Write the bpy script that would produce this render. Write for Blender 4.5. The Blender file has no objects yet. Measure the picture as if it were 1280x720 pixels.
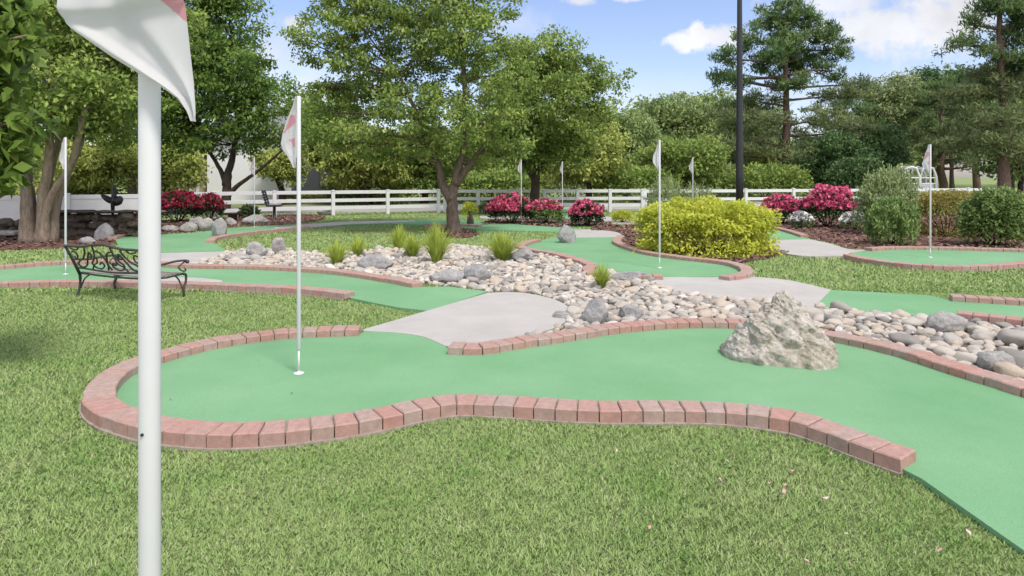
import bpy, bmesh, math, random
import numpy as np
from mathutils import Vector, Matrix, noise, geometry

random.seed(7)
RNG = np.random.default_rng(11)
S = bpy.context.scene
COL = S.collection
PI = math.pi

# ---------------------------------------------------------------- camera constants
CAM_H = 1.4      # eye height above the lawn
FOC = 800.0      # focal length in pixels of a 1280 wide frame
HOR = 222.0      # row of the horizon

def G(px, py, z=0.0):
    """ground point (at height z) seen at that place of the photograph"""
    Y = (CAM_H - z) * FOC / (py - HOR)
    return ((px - 640.0) * Y / FOC, Y)

def AT(px, py, Y):
    """point at distance Y"""
    return Vector(((px - 640.0) * Y / FOC, Y, CAM_H + (HOR - py) * Y / FOC))

# ---------------------------------------------------------------- object helpers
def tag(o, label, cat, group=None, kind=None):
    if label: o['label'] = label
    if cat: o['category'] = cat
    if group: o['group'] = group
    if kind: o['kind'] = kind
    return o

def empty(name, loc, label, cat, group=None, rz=0.0):
    o = bpy.data.objects.new(name, None)
    COL.objects.link(o)
    o.location = loc
    o.rotation_euler = (0, 0, rz)
    o.empty_display_size = 0.1
    return tag(o, label, cat, group)

def link(name, me, mat=None, parent=None, smooth=False):
    o = bpy.data.objects.new(name, me)
    COL.objects.link(o)
    if mat is not None:
        mats = mat if isinstance(mat, (list, tuple)) else [mat]
        for m in mats: me.materials.append(m)
    if parent is not None: o.parent = parent
    if smooth:
        me.polygons.foreach_set('use_smooth', [True] * len(me.polygons))
    return o

def copy_tree(o, parent=None):
    c = o.copy(); COL.objects.link(c)
    if parent is not None: c.parent = parent
    for ch in list(o.children): copy_tree(ch, c)
    return c

class MB:
    """collects vertices and faces of one mesh, with a tint per face"""
    def __init__(self): self.v = []; self.f = []; self.t = []; self.m = []
    def add(self, vs, fs, tint=0.5, mi=0):
        b = len(self.v)
        self.v += [tuple(p) for p in vs]
        for f in fs:
            self.f.append(tuple(i + b for i in f)); self.t.append(tint); self.m.append(mi)
    def box(self, c, d, rz=0.0, ch=0.0, tint=0.5):
        x, y, z = d[0]/2, d[1]/2, d[2]/2
        M = Matrix.Translation(c) @ Matrix.Rotation(rz, 4, 'Z')
        if ch <= 0:
            vs = [M @ Vector((sx*x, sy*y, sz*z)) for sz in (-1, 1) for sy in (-1, 1) for sx in (-1, 1)]
            fs = [(0,2,3,1),(4,5,7,6),(0,1,5,4),(2,6,7,3),(0,4,6,2),(1,3,7,5)]
            self.add(vs, fs, tint); return
        r = lambda k, zz: [M @ Vector((sx*(x-k), sy*(y-k), zz)) for sx, sy in ((-1,-1),(1,-1),(1,1),(-1,1))]
        vs = r(ch, -z) + r(0, -z+ch) + r(0, z-ch) + r(ch, z)
        fs = [(3,2,1,0),(12,13,14,15)]
        for l in range(3):
            for k in range(4):
                a, b = l*4+k, l*4+(k+1) % 4
                fs.append((a, b, b+4, a+4))
        self.add(vs, fs, tint)
    def tube(self, pts, rad, n=6, tint=0.5, caps=True):
        pts = [Vector(p) for p in pts]
        if not isinstance(rad, (list, tuple)): rad = [rad]*len(pts)
        rings = []
        up = Vector((0.123, 0.31, 0.94)).normalized()
        for i, p in enumerate(pts):
            a = pts[max(0, i-1)]; b = pts[min(len(pts)-1, i+1)]
            d = (b-a)
            d = d.normalized() if d.length > 1e-9 else Vector((0,0,1))
            if abs(d.dot(up)) > 0.97: up = Vector((0.94, 0.1, 0.2)).normalized()
            u = d.cross(up).normalized(); w = d.cross(u).normalized()
            rings.append([p + (u*math.cos(2*PI*k/n) + w*math.sin(2*PI*k/n))*rad[i] for k in range(n)])
            up = w.cross(d)*-1 if False else up
        vs = [q for r in rings for q in r]
        fs = []
        for i in range(len(pts)-1):
            for k in range(n):
                a, b = i*n+k, i*n+(k+1) % n
                fs.append((a, a+n, b+n, b))
        if caps:
            fs.append(tuple(range(n))); fs.append(tuple((len(pts)-1)*n + k for k in reversed(range(n))))
        self.add(vs, fs, tint)
    def lathe(self, prof, c=(0,0,0), n=20, tint=0.5):
        vs = []
        for r, z in prof:
            for k in range(n): vs.append((c[0]+r*math.cos(2*PI*k/n), c[1]+r*math.sin(2*PI*k/n), c[2]+z))
        fs = []
        for i in range(len(prof)-1):
            for k in range(n):
                a, b = i*n+k, i*n+(k+1) % n
                fs.append((a, b, b+n, a+n))
        fs.append(tuple(reversed(range(n)))); fs.append(tuple((len(prof)-1)*n+k for k in range(n)))
        self.add(vs, fs, tint)
    def mesh(self, name):
        me = bpy.data.meshes.new(name)
        me.from_pydata(self.v, [], self.f)
        at = me.attributes.new('tint', 'FLOAT', 'FACE')
        at.data.foreach_set('value', self.t)
        if any(self.m): me.polygons.foreach_set('material_index', self.m)
        me.update()
        return me
    def obj(self, name, mat, parent=None, smooth=False):
        return link(name, self.mesh(name), mat, parent, smooth)

def np_mesh(name, V, k, tint):
    """V: (N,k,3) loose polygons of k corners, tint: (N,)"""
    N = V.shape[0]
    me = bpy.data.meshes.new(name)
    me.vertices.add(N*k); me.loops.add(N*k); me.polygons.add(N)
    me.vertices.foreach_set('co', V.reshape(-1).astype(np.float32))
    me.loops.foreach_set('vertex_index', np.arange(N*k, dtype=np.int32))
    me.polygons.foreach_set('loop_start', np.arange(0, N*k, k, dtype=np.int32))
    me.polygons.foreach_set('loop_total', np.full(N, k, dtype=np.int32))
    at = me.attributes.new('tint', 'FLOAT', 'FACE')
    at.data.foreach_set('value', tint.astype(np.float32))
    me.update(calc_edges=True)
    return me

def spline(pts, n=6, closed=False):
    """Catmull-Rom through the points"""
    P = [np.array(p, float) for p in pts]
    out = []
    m = len(P)
    for i in range(m if closed else m-1):
        if closed:
            p0, p1, p2, p3 = P[(i-1) % m], P[i], P[(i+1) % m], P[(i+2) % m]
        else:
            p1, p2 = P[i], P[i+1]
            p0 = P[i-1] if i > 0 else 2*p1-p2
            p3 = P[i+2] if i+2 < m else 2*p2-p1
        for k in range(n):
            t = k/n
            out.append(0.5*((2*p1)+(-p0+p2)*t+(2*p0-5*p1+4*p2-p3)*t*t+(-p0+3*p1-3*p2+p3)*t**3))
    if not closed: out.append(P[-1])
    return [tuple(p) for p in out]

def inside(poly, X, Y):
    poly = np.array([(p[0], p[1]) for p in poly])
    r = np.zeros(X.shape, bool)
    x0, y0 = poly[-1]
    for x1, y1 in poly:
        if y1 != y0:
            c = ((y1 > Y) != (y0 > Y)) & (X < (x0-x1)*(Y-y1)/(y0-y1)+x1)
            r ^= c
        x0, y0 = x1, y1
    return r

def pxpoly(parts, z, n=5):
    """parts: list of ('s' smooth | 'l' straight, [(px,py)...]); gives world outline"""
    out = []
    for kind, pts in parts:
        w = [G(x, y, z) for x, y in pts]
        out += spline(w, n) if kind == 's' else w
    res = [out[0]]
    for p in out[1:]:
        if (p[0]-res[-1][0])**2+(p[1]-res[-1][1])**2 > 1e-5: res.append(p)
    if (res[0][0]-res[-1][0])**2+(res[0][1]-res[-1][1])**2 < 1e-5: res.pop()
    return res

def slab(name, outline, z0, z1, mat, parent=None):
    b = MB()
    n = len(outline)
    area = sum(outline[i][0]*outline[(i+1) % n][1]-outline[(i+1) % n][0]*outline[i][1] for i in range(n))
    if area < 0: outline = outline[::-1]
    top = [Vector((p[0], p[1], z1)) for p in outline]
    tris = geometry.tessellate_polygon([top])
    vs = top + [Vector((p[0], p[1], z0)) for p in outline]
    fs = []
    for t in tris:
        a, bb, c = t
        nz = (top[bb]-top[a]).cross(top[c]-top[a]).z
        fs.append(t if nz > 0 else (a, c, bb))
    for i in range(n):
        j = (i+1) % n
        fs.append((i, i+n, j+n, j))
    b.add(vs, fs)
    return b.obj(name, mat, parent)

# ---------------------------------------------------------------- materials
def lin(r, g, b):
    f = lambda c: (c/255/12.92) if c/255 <= 0.04045 else ((c/255+0.055)/1.055)**2.4
    return (f(r), f(g), f(b), 1)

class NT:
    def __init__(self, name):
        self.m = bpy.data.materials.new(name)
        self.m.use_nodes = True
        self.t = self.m.node_tree; self.t.nodes.clear()
        self.out = self.t.nodes.new('ShaderNodeOutputMaterial')
    def n(self, typ, **kw):
        nd = self.t.nodes.new(typ)
        for k, v in kw.items():
            if k in ('operation', 'blend_type', 'data_type', 'attribute_name', 'noise_dimensions', 'feature', 'clamp'): setattr(nd, k, v)
            else: nd.inputs[k].default_value = v
        return nd
    def l(self, a, b): self.t.links.new(a, b)
    def coord(self, kind='Object'): return self.n('ShaderNodeTexCoord').outputs[kind]
    def noise(self, vec, scale, detail=4, rough=0.6):
        nd = self.n('ShaderNodeTexNoise', Scale=scale, Detail=detail, Roughness=rough)
        self.l(vec, nd.inputs['Vector']); return nd.outputs['Fac']
    def ramp(self, fac, stops):
        nd = self.n('ShaderNodeValToRGB'); cr = nd.color_ramp
        while len(cr.elements) < len(stops): cr.elements.new(0.5)
        for e, (p, c) in zip(cr.elements, stops):
            e.position = p; e.color = c if len(c) == 4 else (*c, 1)
        self.l(fac, nd.inputs['Fac']); return nd.outputs['Color']
    def mix(self, fac, a, b, bt='MIX'):
        nd = self.n('ShaderNodeMix', data_type='RGBA', blend_type=bt)
        for s, v in ((0, fac), (6, a), (7, b)):
            if hasattr(v, 'is_linked') or hasattr(v, 'links'): self.l(v, nd.inputs[s])
            else: nd.inputs[s].default_value = v if not isinstance(v, tuple) or len(v) == 4 else (*v, 1)
        return nd.outputs[2]
    def math(self, op, a, b=0.0):
        nd = self.n('ShaderNodeMath', operation=op)
        for s, v in ((0, a), (1, b)):
            if hasattr(v, 'links'): self.l(v, nd.inputs[s])
            else: nd.inputs[s].default_value = v
        return nd.outputs[0]
    def attr(self, name='tint'):
        return self.n('ShaderNodeAttribute', attribute_name=name).outputs['Fac']
    def bsdf(self, color, rough=0.8, spec=0.3, bump=None, bstr=0.3, bdist=0.01, metal=0.0):
        p = self.n('ShaderNodeBsdfPrincipled')
        p.inputs['Roughness'].default_value = rough
        p.inputs['Specular IOR Level'].default_value = spec
        p.inputs['Metallic'].default_value = metal
        if hasattr(color, 'links'): self.l(color, p.inputs['Base Color'])
        else: p.inputs['Base Color'].default_value = color if len(color) == 4 else (*color, 1)
        if bump is not None:
            b = self.n('ShaderNodeBump', Strength=bstr, Distance=bdist)
            self.l(bump, b.inputs['Height']); self.l(b.outputs['Normal'], p.inputs['Normal'])
        return p
    def done(self, sh):
        self.l(sh.outputs[0], self.out.inputs['Surface']); return self.m

def leafmat(name, c0, c1, transl=0.35, rough=0.55, spec=0.25, c2=None):
    t = NT(name)
    stops = [(0.0, c0), (1.0, c1)] if c2 is None else [(0.0, c0), (0.93, c1), (1.0, c2)]
    col = t.ramp(t.attr(), stops)
    oi = t.n('ShaderNodeObjectInfo')
    hs = t.n('ShaderNodeHueSaturation')
    t.l(t.math('ADD', t.math('MULTIPLY', oi.outputs['Random'], 0.16), 0.92), hs.inputs['Value'])
    t.l(col, hs.inputs['Color']); col = hs.outputs['Color']
    p = t.bsdf(col, rough, spec)
    geo = t.n('ShaderNodeNewGeometry'); va = t.n('ShaderNodeVectorMath', operation='ADD'); va.inputs[1].default_value = (0, 0, 1.0)
    vn = t.n('ShaderNodeVectorMath', operation='NORMALIZE')
    t.l(geo.outputs['Normal'], va.inputs[0]); t.l(va.outputs[0], vn.inputs[0]); t.l(vn.outputs[0], p.inputs['Normal'])
    tr = t.n('ShaderNodeBsdfTranslucent'); t.l(col, tr.inputs['Color'])
    mx = t.n('ShaderNodeMixShader', Fac=transl)
    t.l(p.outputs[0], mx.inputs[1]); t.l(tr.outputs[0], mx.inputs[2])
    return t.done(mx)

def m_lawn():
    t = NT('lawn_ground'); c = t.coord('Object')
    n1 = t.noise(c, 1.1, 5); n2 = t.noise(c, 60, 3)
    a = t.ramp(n1, [(0.3, (0.24, 0.31, 0.12)), (0.7, (0.34, 0.39, 0.19))])
    b = t.ramp(n2, [(0.3, (0.45, 0.45, 0.4)), (0.7, (1.1, 1.1, 1.0))])
    return t.done(t.bsdf(t.mix(1.0, a, b, 'MULTIPLY'), 0.95, 0.1, n2, 0.5, 0.02))

def m_turf():
    t = NT('green_turf'); c = t.coord('Object')
    n1 = t.noise(c, 0.9, 5); n2 = t.noise(c, 260, 2); n3 = t.noise(c, 5, 6, 0.7)
    a = t.ramp(n1, [(0.3, (0.165, 0.345, 0.17)), (0.7, (0.222, 0.405, 0.225))])
    a = t.mix(t.math('MULTIPLY', t.ramp(n3, [(0.6, (0, 0, 0)), (0.8, (1, 1, 1))]), 0.22), a, (0.19, 0.30, 0.17, 1))
    st = t.ramp(t.noise(c, 0.45, 6, 0.75), [(0.62, (0, 0, 0)), (0.75, (1, 1, 1))])
    a = t.mix(t.math('MULTIPLY', st, 0.25), a, (0.20, 0.25, 0.13, 1))
    b = t.ramp(n2, [(0.3, (0.72, 0.72, 0.72)), (0.7, (1.15, 1.15, 1.15))])
    return t.done(t.bsdf(t.mix(1.0, a, b, 'MULTIPLY'), 0.95, 0.08, n2, 0.35, 0.004))

def m_concrete():
    t = NT('pale_concrete'); c = t.coord('Object')
    n1 = t.noise(c, 1.5, 6, 0.7); n2 = t.noise(c, 140, 3)
    a = t.ramp(n1, [(0.3, (0.405, 0.38, 0.345)), (0.7, (0.485, 0.46, 0.425))])
    b = t.ramp(n2, [(0.3, (0.88, 0.88, 0.88)), (0.7, (1.05, 1.05, 1.05))])
    return t.done(t.bsdf(t.mix(1.0, a, b, 'MULTIPLY'), 0.9, 0.2, n2, 0.25, 0.004))

def m_road():
    t = NT('road_surface'); c = t.coord('Object')
    a = t.ramp(t.noise(c, 0.5, 5), [(0.3, (0.30, 0.28, 0.25)), (0.7, (0.38, 0.36, 0.33))])
    return t.done(t.bsdf(a, 0.95, 0.1))

def m_brick():
    t = NT('red_paver'); c = t.coord('Object')
    a = t.ramp(t.attr(), [(0.0, (0.40, 0.295, 0.25)), (0.4, (0.42, 0.275, 0.23)), (0.85, (0.43, 0.25, 0.205)), (1.0, (0.44, 0.22, 0.18))])
    n1 = t.noise(c, 22, 6, 0.7); n2 = t.noise(c, 180, 3)
    b = t.ramp(n1, [(0.3, (0.78, 0.78, 0.78)), (0.7, (1.12, 1.12, 1.12))])
    a = t.mix(1.0, a, b, 'MULTIPLY')
    b2 = t.ramp(n2, [(0.3, (0.85, 0.85, 0.85)), (0.7, (1.1, 1.1, 1.1))])
    return t.done(t.bsdf(t.mix(1.0, a, b2, 'MULTIPLY'), 0.9, 0.2, n2, 0.4, 0.004))

def m_mortar():
    t = NT('mortar'); c = t.coord('Object')
    a = t.ramp(t.noise(c, 30, 5), [(0.3, (0.24, 0.21, 0.165)), (0.7, (0.40, 0.35, 0.29))])
    return t.done(t.bsdf(a, 0.95, 0.1))

def m_mulch():
    t = NT('brown_mulch'); c = t.coord('Object')
    n1 = t.noise(c, 45, 6, 0.8)
    a = t.ramp(n1, [(0.3, (0.10, 0.055, 0.042)), (0.55, (0.19, 0.108, 0.083)), (0.75, (0.28, 0.18, 0.145))])
    return t.done(t.bsdf(a, 0.95, 0.1, n1, 0.8, 0.03))

def m_chip():
    t = NT('mulch_chip')
    a = t.ramp(t.attr(), [(0.0, (0.11, 0.06, 0.046)), (0.5, (0.20, 0.113, 0.088)), (1.0, (0.33, 0.22, 0.18))])
    return t.done(t.bsdf(a, 0.95, 0.1))

def m_bed():
    t = NT('gravel_bed'); c = t.coord('Object')
    n1 = t.noise(c, 40, 5, 0.7)
    a = t.ramp(n1, [(0.3, (0.10, 0.085, 0.07)), (0.6, (0.21, 0.185, 0.16)), (0.75, (0.32, 0.29, 0.25))])
    return t.done(t.bsdf(a, 0.95, 0.1, n1, 0.8, 0.03))

def m_stone():
    t = NT('river_stone'); c = t.coord('Object')
    a = t.ramp(t.attr(), [(0.0, (0.29, 0.27, 0.245)), (0.25, (0.42, 0.385, 0.345)), (0.55, (0.56, 0.51, 0.445)), (0.8, (0.50, 0.415, 0.325)), (1.0, (0.68, 0.65, 0.61))])
    n1 = t.noise(c, 16, 6, 0.7); n2 = t.noise(c, 70, 4, 0.7)
    b = t.ramp(n1, [(0.3, (0.72, 0.71, 0.70)), (0.65, (1.1, 1.1, 1.08))])
    return t.done(t.bsdf(t.mix(1.0, a, b, 'MULTIPLY'), 0.85, 0.2, n2, 0.5, 0.01))

def m_rock(name, cd, cm, cl, lichen=(0.44, 0.37, 0.28)):
    t = NT(name); c = t.coord('Object')
    n1 = t.noise(c, 6.5, 9, 0.8); n2 = t.noise(c, 42, 8, 0.8); n3 = t.noise(c, 2.4, 4, 0.6)
    a = t.ramp(n1, [(0.32, cd), (0.5, cm), (0.66, cl)])
    li = t.ramp(n3, [(0.5, (0, 0, 0)), (0.64, (1, 1, 1))])
    a = t.mix(t.math('MULTIPLY', li, 0.5), a, (*lichen, 1))
    b = t.ramp(n2, [(0.32, (0.66, 0.65, 0.63)), (0.5, (0.97, 0.97, 0.96)), (0.7, (1.18, 1.18, 1.16))])
    v = t.n('ShaderNodeTexVoronoi', Scale=9.0, feature='DISTANCE_TO_EDGE')
    wn = t.n('ShaderNodeTexNoise', Scale=6.0, Detail=4.0)
    t.l(c, wn.inputs['Vector'])
    ad = t.n('ShaderNodeVectorMath', operation='ADD'); t.l(c, ad.inputs[0]); t.l(wn.outputs['Color'], ad.inputs[1])
    t.l(ad.outputs[0], v.inputs['Vector'])
    cr = t.ramp(v.outputs['Distance'], [(0.0, (0.62, 0.6, 0.58)), (0.05, (1, 1, 1))])
    a = t.mix(1.0, t.mix(1.0, a, b, 'MULTIPLY'), cr, 'MULTIPLY')
    return t.done(t.bsdf(a, 0.9, 0.2, n2, 0.7, 0.03))

def m_plain(name, col, rough=0.6, spec=0.4, var=0.08, scale=8.0, metal=0.0):
    t = NT(name); c = t.coord('Object')
    n1 = t.noise(c, scale, 5)
    a = t.ramp(n1, [(0.3, tuple(k*(1-var) for k in col)), (0.7, tuple(min(1, k*(1+var)) for k in col))])
    return t.done(t.bsdf(a, rough, spec, metal=metal))

def m_bark(name, cd, cl, scale=9.0):
    t = NT(name); c = t.coord('Object')
    mp = t.n('ShaderNodeMapping'); mp.inputs['Scale'].default_value = (1, 1, 0.25)
    t.l(c, mp.inputs['Vector'])
    n1 = t.noise(mp.outputs[0], scale*2, 7, 0.75)
    a = t.ramp(n1, [(0.3, cd), (0.7, cl)])
    return t.done(t.bsdf(a, 0.95, 0.1, n1, 0.8, 0.04))

M = {}
M['lawn'] = m_lawn(); M['turf'] = m_turf(); M['concrete'] = m_concrete(); M['road'] = m_road()
M['brick'] = m_brick(); M['mortar'] = m_mortar(); M['mulch'] = m_mulch(); M['chip'] = m_chip()
M['bed'] = m_bed(); M['stone'] = m_stone()
M['boulder'] = m_rock('weathered_boulder', (0.33, 0.285, 0.23), (0.56, 0.505, 0.44), (0.70, 0.66, 0.60))
M['greyrock'] = m_rock('grey_rock', (0.25, 0.245, 0.245), (0.38, 0.37, 0.365), (0.50, 0.49, 0.475), (0.3, 0.28, 0.26))
M['palerock'] = m_rock('pale_rock', (0.24, 0.23, 0.22), (0.42, 0.40, 0.38), (0.58, 0.56, 0.54), (0.4, 0.35, 0.30))
M['darkrock'] = m_rock('dark_rock', (0.065, 0.048, 0.038), (0.14, 0.108, 0.088), (0.25, 0.20, 0.165), (0.15, 0.12, 0.08))
M['white'] = m_plain('white_paint', (0.62, 0.62, 0.63), 0.5, 0.4, 0.03)
M['fence'] = m_plain('white_vinyl', (0.66, 0.66, 0.66), 0.6, 0.3, 0.05, 3.0)
M['black'] = m_plain('black_metal', (0.022, 0.022, 0.024), 0.45, 0.5, 0.1)
M['iron'] = m_plain('cast_iron', (0.045, 0.042, 0.036), 0.5, 0.5, 0.25, 30)
M['wood'] = m_plain('weathered_slat', (0.30, 0.27, 0.23), 0.7, 0.3, 0.2, 40)
M['bark'] = m_bark('grey_brown_bark', (0.15, 0.115, 0.085), (0.42, 0.335, 0.255))
M['midbark'] = m_bark('brown_bark', (0.08, 0.06, 0.046), (0.26, 0.20, 0.155))
M['darkbark'] = m_bark('dark_bark', (0.025, 0.02, 0.016), (0.09, 0.07, 0.055))
M['pinebark'] = m_bark('pine_bark', (0.07, 0.045, 0.035), (0.22, 0.15, 0.12))
M['leaf_mid'] = leafmat('leaf_mid', (0.13, 0.225, 0.04), (0.42, 0.53, 0.135), 0.42)
M['leaf_deep'] = leafmat('leaf_deep', (0.09, 0.19, 0.032), (0.31, 0.45, 0.10), 0.42)
M['leaf_bright'] = leafmat('leaf_bright', (0.27, 0.34, 0.06), (0.56, 0.60, 0.17))
M['leaf_near'] = leafmat('leaf_near', (0.09, 0.17, 0.028), (0.26, 0.37, 0.07), 0.45, 0.45, 0.35, (0.55, 0.45, 0.12))
M['leaf_pale'] = leafmat('leaf_pale', (0.17, 0.24, 0.08), (0.36, 0.42, 0.17))
M['leaf_far'] = leafmat('leaf_far', (0.17, 0.26, 0.08), (0.42, 0.51, 0.19))
M['leaf_ever'] = leafmat('leaf_evergreen', (0.05, 0.115, 0.035), (0.17, 0.27, 0.09), 0.3)
M['needle'] = leafmat('pine_needles', (0.06, 0.13, 0.035), (0.22, 0.315, 0.105), 0.35)
M['needle_old'] = leafmat('pine_needles_old', (0.10, 0.145, 0.05), (0.27, 0.31, 0.125), 0.35)
M['leaf_yellow'] = leafmat('leaf_yellow', (0.46, 0.55, 0.06), (0.92, 0.91, 0.16), 0.5)
M['leaf_shrub'] = leafmat('leaf_shrub', (0.09, 0.175, 0.04), (0.33, 0.44, 0.14))
M['leaf_sage'] = leafmat('leaf_sage', (0.17, 0.235, 0.085), (0.44, 0.52, 0.22))
M['leaf_hedge'] = leafmat('leaf_hedge', (0.20, 0.20, 0.04), (0.46, 0.38, 0.10))
M['leaf_dark'] = leafmat('leaf_dark', (0.03, 0.055, 0.018), (0.08, 0.11, 0.035), 0.2)
M['bloom_pink'] = leafmat('bloom_pink', (0.60, 0.045, 0.14), (0.90, 0.24, 0.38), 0.3)
M['bloom_red'] = leafmat('bloom_red', (0.22, 0.008, 0.03), (0.45, 0.03, 0.09), 0.25)
M['bloom_white'] = leafmat('bloom_white', (0.62, 0.60, 0.58), (0.82, 0.80, 0.80), 0.2)
M['tuft'] = leafmat('tuft_blade', (0.27, 0.39, 0.04), (0.60, 0.66, 0.12), 0.45)
M['blade'] = None
def m_blade():
    t = NT('grass_blade')
    col = t.ramp(t.attr(), [(0.0, (0.21, 0.345, 0.09)), (0.55, (0.37, 0.515, 0.18)), (0.88, (0.53, 0.625, 0.29)), (1.0, (0.60, 0.57, 0.38))])
    n1 = t.noise(t.coord('Object'), 2.6, 7, 0.72)
    b = t.ramp(n1, [(0.30, (0.66, 0.82, 0.58)), (0.5, (1.0, 1.0, 1.0)), (0.68, (1.22, 1.1, 1.25))])
    col = t.mix(1.0, col, b, 'MULTIPLY')
    p = t.bsdf(col, 0.6, 0.15)
    geo = t.n('ShaderNodeNewGeometry'); va = t.n('ShaderNodeVectorMath', operation='ADD'); va.inputs[1].default_value = (0, 0, 1.6)
    vn = t.n('ShaderNodeVectorMath', operation='NORMALIZE')
    t.l(geo.outputs['Normal'], va.inputs[0]); t.l(va.outputs[0], vn.inputs[0]); t.l(vn.outputs[0], p.inputs['Normal'])
    tr = t.n('ShaderNodeBsdfTranslucent'); t.l(col, tr.inputs['Color'])
    mx = t.n('ShaderNodeMixShader', Fac=0.25)
    t.l(p.outputs[0], mx.inputs[1]); t.l(tr.outputs[0], mx.inputs[2])
    return t.done(mx)
M['blade'] = m_blade()
def m_cloth(name, col):
    t = NT(name); c = t.coord('Object')
    w = t.noise(c, 14, 4)
    a = t.ramp(w, [(0.3, tuple(k*0.93 for k in col)), (0.7, col)])
    p = t.bsdf(a, 0.85, 0.15)
    tr = t.n('ShaderNodeBsdfTranslucent'); t.l(a, tr.inputs['Color'])
    mx = t.n('ShaderNodeMixShader', Fac=0.4)
    t.l(p.outputs[0], mx.inputs[1]); t.l(tr.outputs[0], mx.inputs[2])
    return t.done(mx)
M['cloth'] = m_cloth('white_flag_cloth', (0.74, 0.725, 0.74))
M['pink'] = m_cloth('faded_pink_print', (0.72, 0.36, 0.41))
M['petal'] = leafmat('petal', (0.70, 0.30, 0.30), (0.85, 0.62, 0.60), 0.3)

# ================================================================ THE GROUND
TZ = 0.03     # turf top
CZ = 0.034    # concrete top
b = MB()
R_ = 2500.0
b.add([(-R_, -40, 0), (R_, -40, 0), (R_, R_, 0), (-R_, R_, 0)], [(0, 1, 2, 3)])
o = b.obj('lawn', M['lawn']); o['kind'] = 'structure'

def structure(o): o['kind'] = 'structure'; return o

# --- brick border centre lines (pixels, on the plane of the brick tops)
BZ = 0.088
def bline(pts, n=8, z=BZ): return spline([G(x, y, z) for x, y in pts], n)
A1 = bline([(1137,567),(1118,561),(1080,548),(1040,533),(1000,521),(960,514),(900,507.5),(840,506),(760,506),(700,504),(640,500),(575,497.5),(530,503),(490,511.5),(450,519.5),(400,526),(350,532),(300,535),(250,533.5),(205,529),(165,519),(138,509),(123,493),(133,473),(160,454.5),(200,441),(250,428),(320,416.5),(385,411),(450,409)])
A2 = bline([(562,430.5),(600,431),(640,425),(700,416.5),(760,407.5),(840,400.5),(920,400.5),(980,405),(1035,415),(1120,432.5),(1195,455),(1280,480),(1400,518)])
B1 = bline([(-90,338),(0,331.5),(60,327),(120,325),(180,326),(230,330),(320,331.5),(400,335.5),(450,341),(500,349),(522,353)])
B2 = bline([(-90,357),(0,352.5),(100,350.5),(200,352),(320,356),(380,359),(437,365)])
E1 = bline([(672,298.5),(658,302),(650,307),(665,311),(690,315),(722,323),(740,330)])
E1b = bline([(740,331),(735,335),(742,341)], 6)
E2 = bline([(776,294),(771,301),(790,309),(815,315),(852,320),(890,324),(917,328),(932,334),(931,341),(905,345)])
E3 = bline([(790,343),(828,343.5)], 6)
F1 = bline([(1188,368.5),(1280,374),(1400,382)])
F2 = bline([(1196,389),(1280,398),(1420,414)])
G1 = bline([(1060,317.5),(1080,322),(1120,327.5),(1165,331),(1220,331.5),(1280,327),(1350,318)])
G2 = bline([(1085,309.5),(1120,308),(1180,308.5),(1240,310),(1310,312)])
H1 = bline([(970,283.5),(988,288),(1006,293.5)], 6)
D1 = bline([(263,300),(270,296),(300,291),(340,286.5),(385,282.5)])
D2 = bline([(530,279.5),(560,279.5),(600,281)])
C1 = bline([(140,296),(160,291),(185,290)], 6)

TURFS = {}
def turf(key, parts, label):
    ol = pxpoly(parts, TZ)
    TURFS[key] = ol
    o = slab('putting_green', ol, -0.03, TZ, M['turf'])
    o['kind'] = 'structure'; o['label'] = label; return o
rev = lambda l: l[::-1]
a1 = [(p[0], p[1]) for p in A1]; a2 = [(p[0], p[1]) for p in A2]
# near green: brick centre lines plus the open edges
edge = [G(x, y, TZ) for x, y in [(455,414),(500,416),(530,421),(556,432)]]
right = [G(x, y, TZ) for x, y in [(1700,640),(1640,830),(1420,770),(1280,688),(1200,632),(1152,598),(1122,583)]]
ol = [p for p in (a1 + spline(edge, 4) + a2 + right)]
TURFS['A'] = ol
structure(slab('putting_green', ol, -0.04, TZ, M['turf']))
def turf2(key, ol):
    TURFS[key] = ol; structure(slab('putting_green', ol, -0.06, TZ, M['turf']))
gz = lambda pts, z=TZ: [G(x, y, z) for x, y in pts]
turf2('B', B1 + gz([(560,358),(610,364),(572,377),(536,388.5),(500,384.5),(470,379),(437,372)]) + rev(B2))
turf2('C', gz([(150,312),(150,296)]) + C1 + gz([(200,293),(240,291),(270,287.5),(300,284),(330,282.5),(360,281)]) + gz([(385,283)]) + rev(D1) + gz([(266,303),(284,313.5),(200,316)]))
turf2('D', gz([(385,283.5),(345,283),(440,276.5),(540,274),(600,276),(640,280),(700,284),(742,287),(735,290.5),(690,289.5),(600,287),(545,281.5),(480,279.5),(430,281)]))
turf2('E', E1 + gz([(743,336),(742,342),(765,341.5),(790,343)]) + E3 + gz([(860,346),(903,346)]) + rev(E2) + gz([(735,295.5),(690,297)]))
turf2('F', gz([(1039,362.5),(1100,365.5),(1160,369)]) + F1 + gz([(1420,398)]) + rev(F2) + gz([(1165,396.5),(1090,390),(1018,383.5)]))
turf2('G', G1 + gz([(1320,313)]) + rev(G2) + gz([(1066,314)]))
turf2('H', gz([(950,287)]) + H1 + gz([(1012,299),(952,300.5)]))
turf2('K', gz([(690,262),(702,259),(712,262),(716,272),(700,278),(690,274)]))

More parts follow.
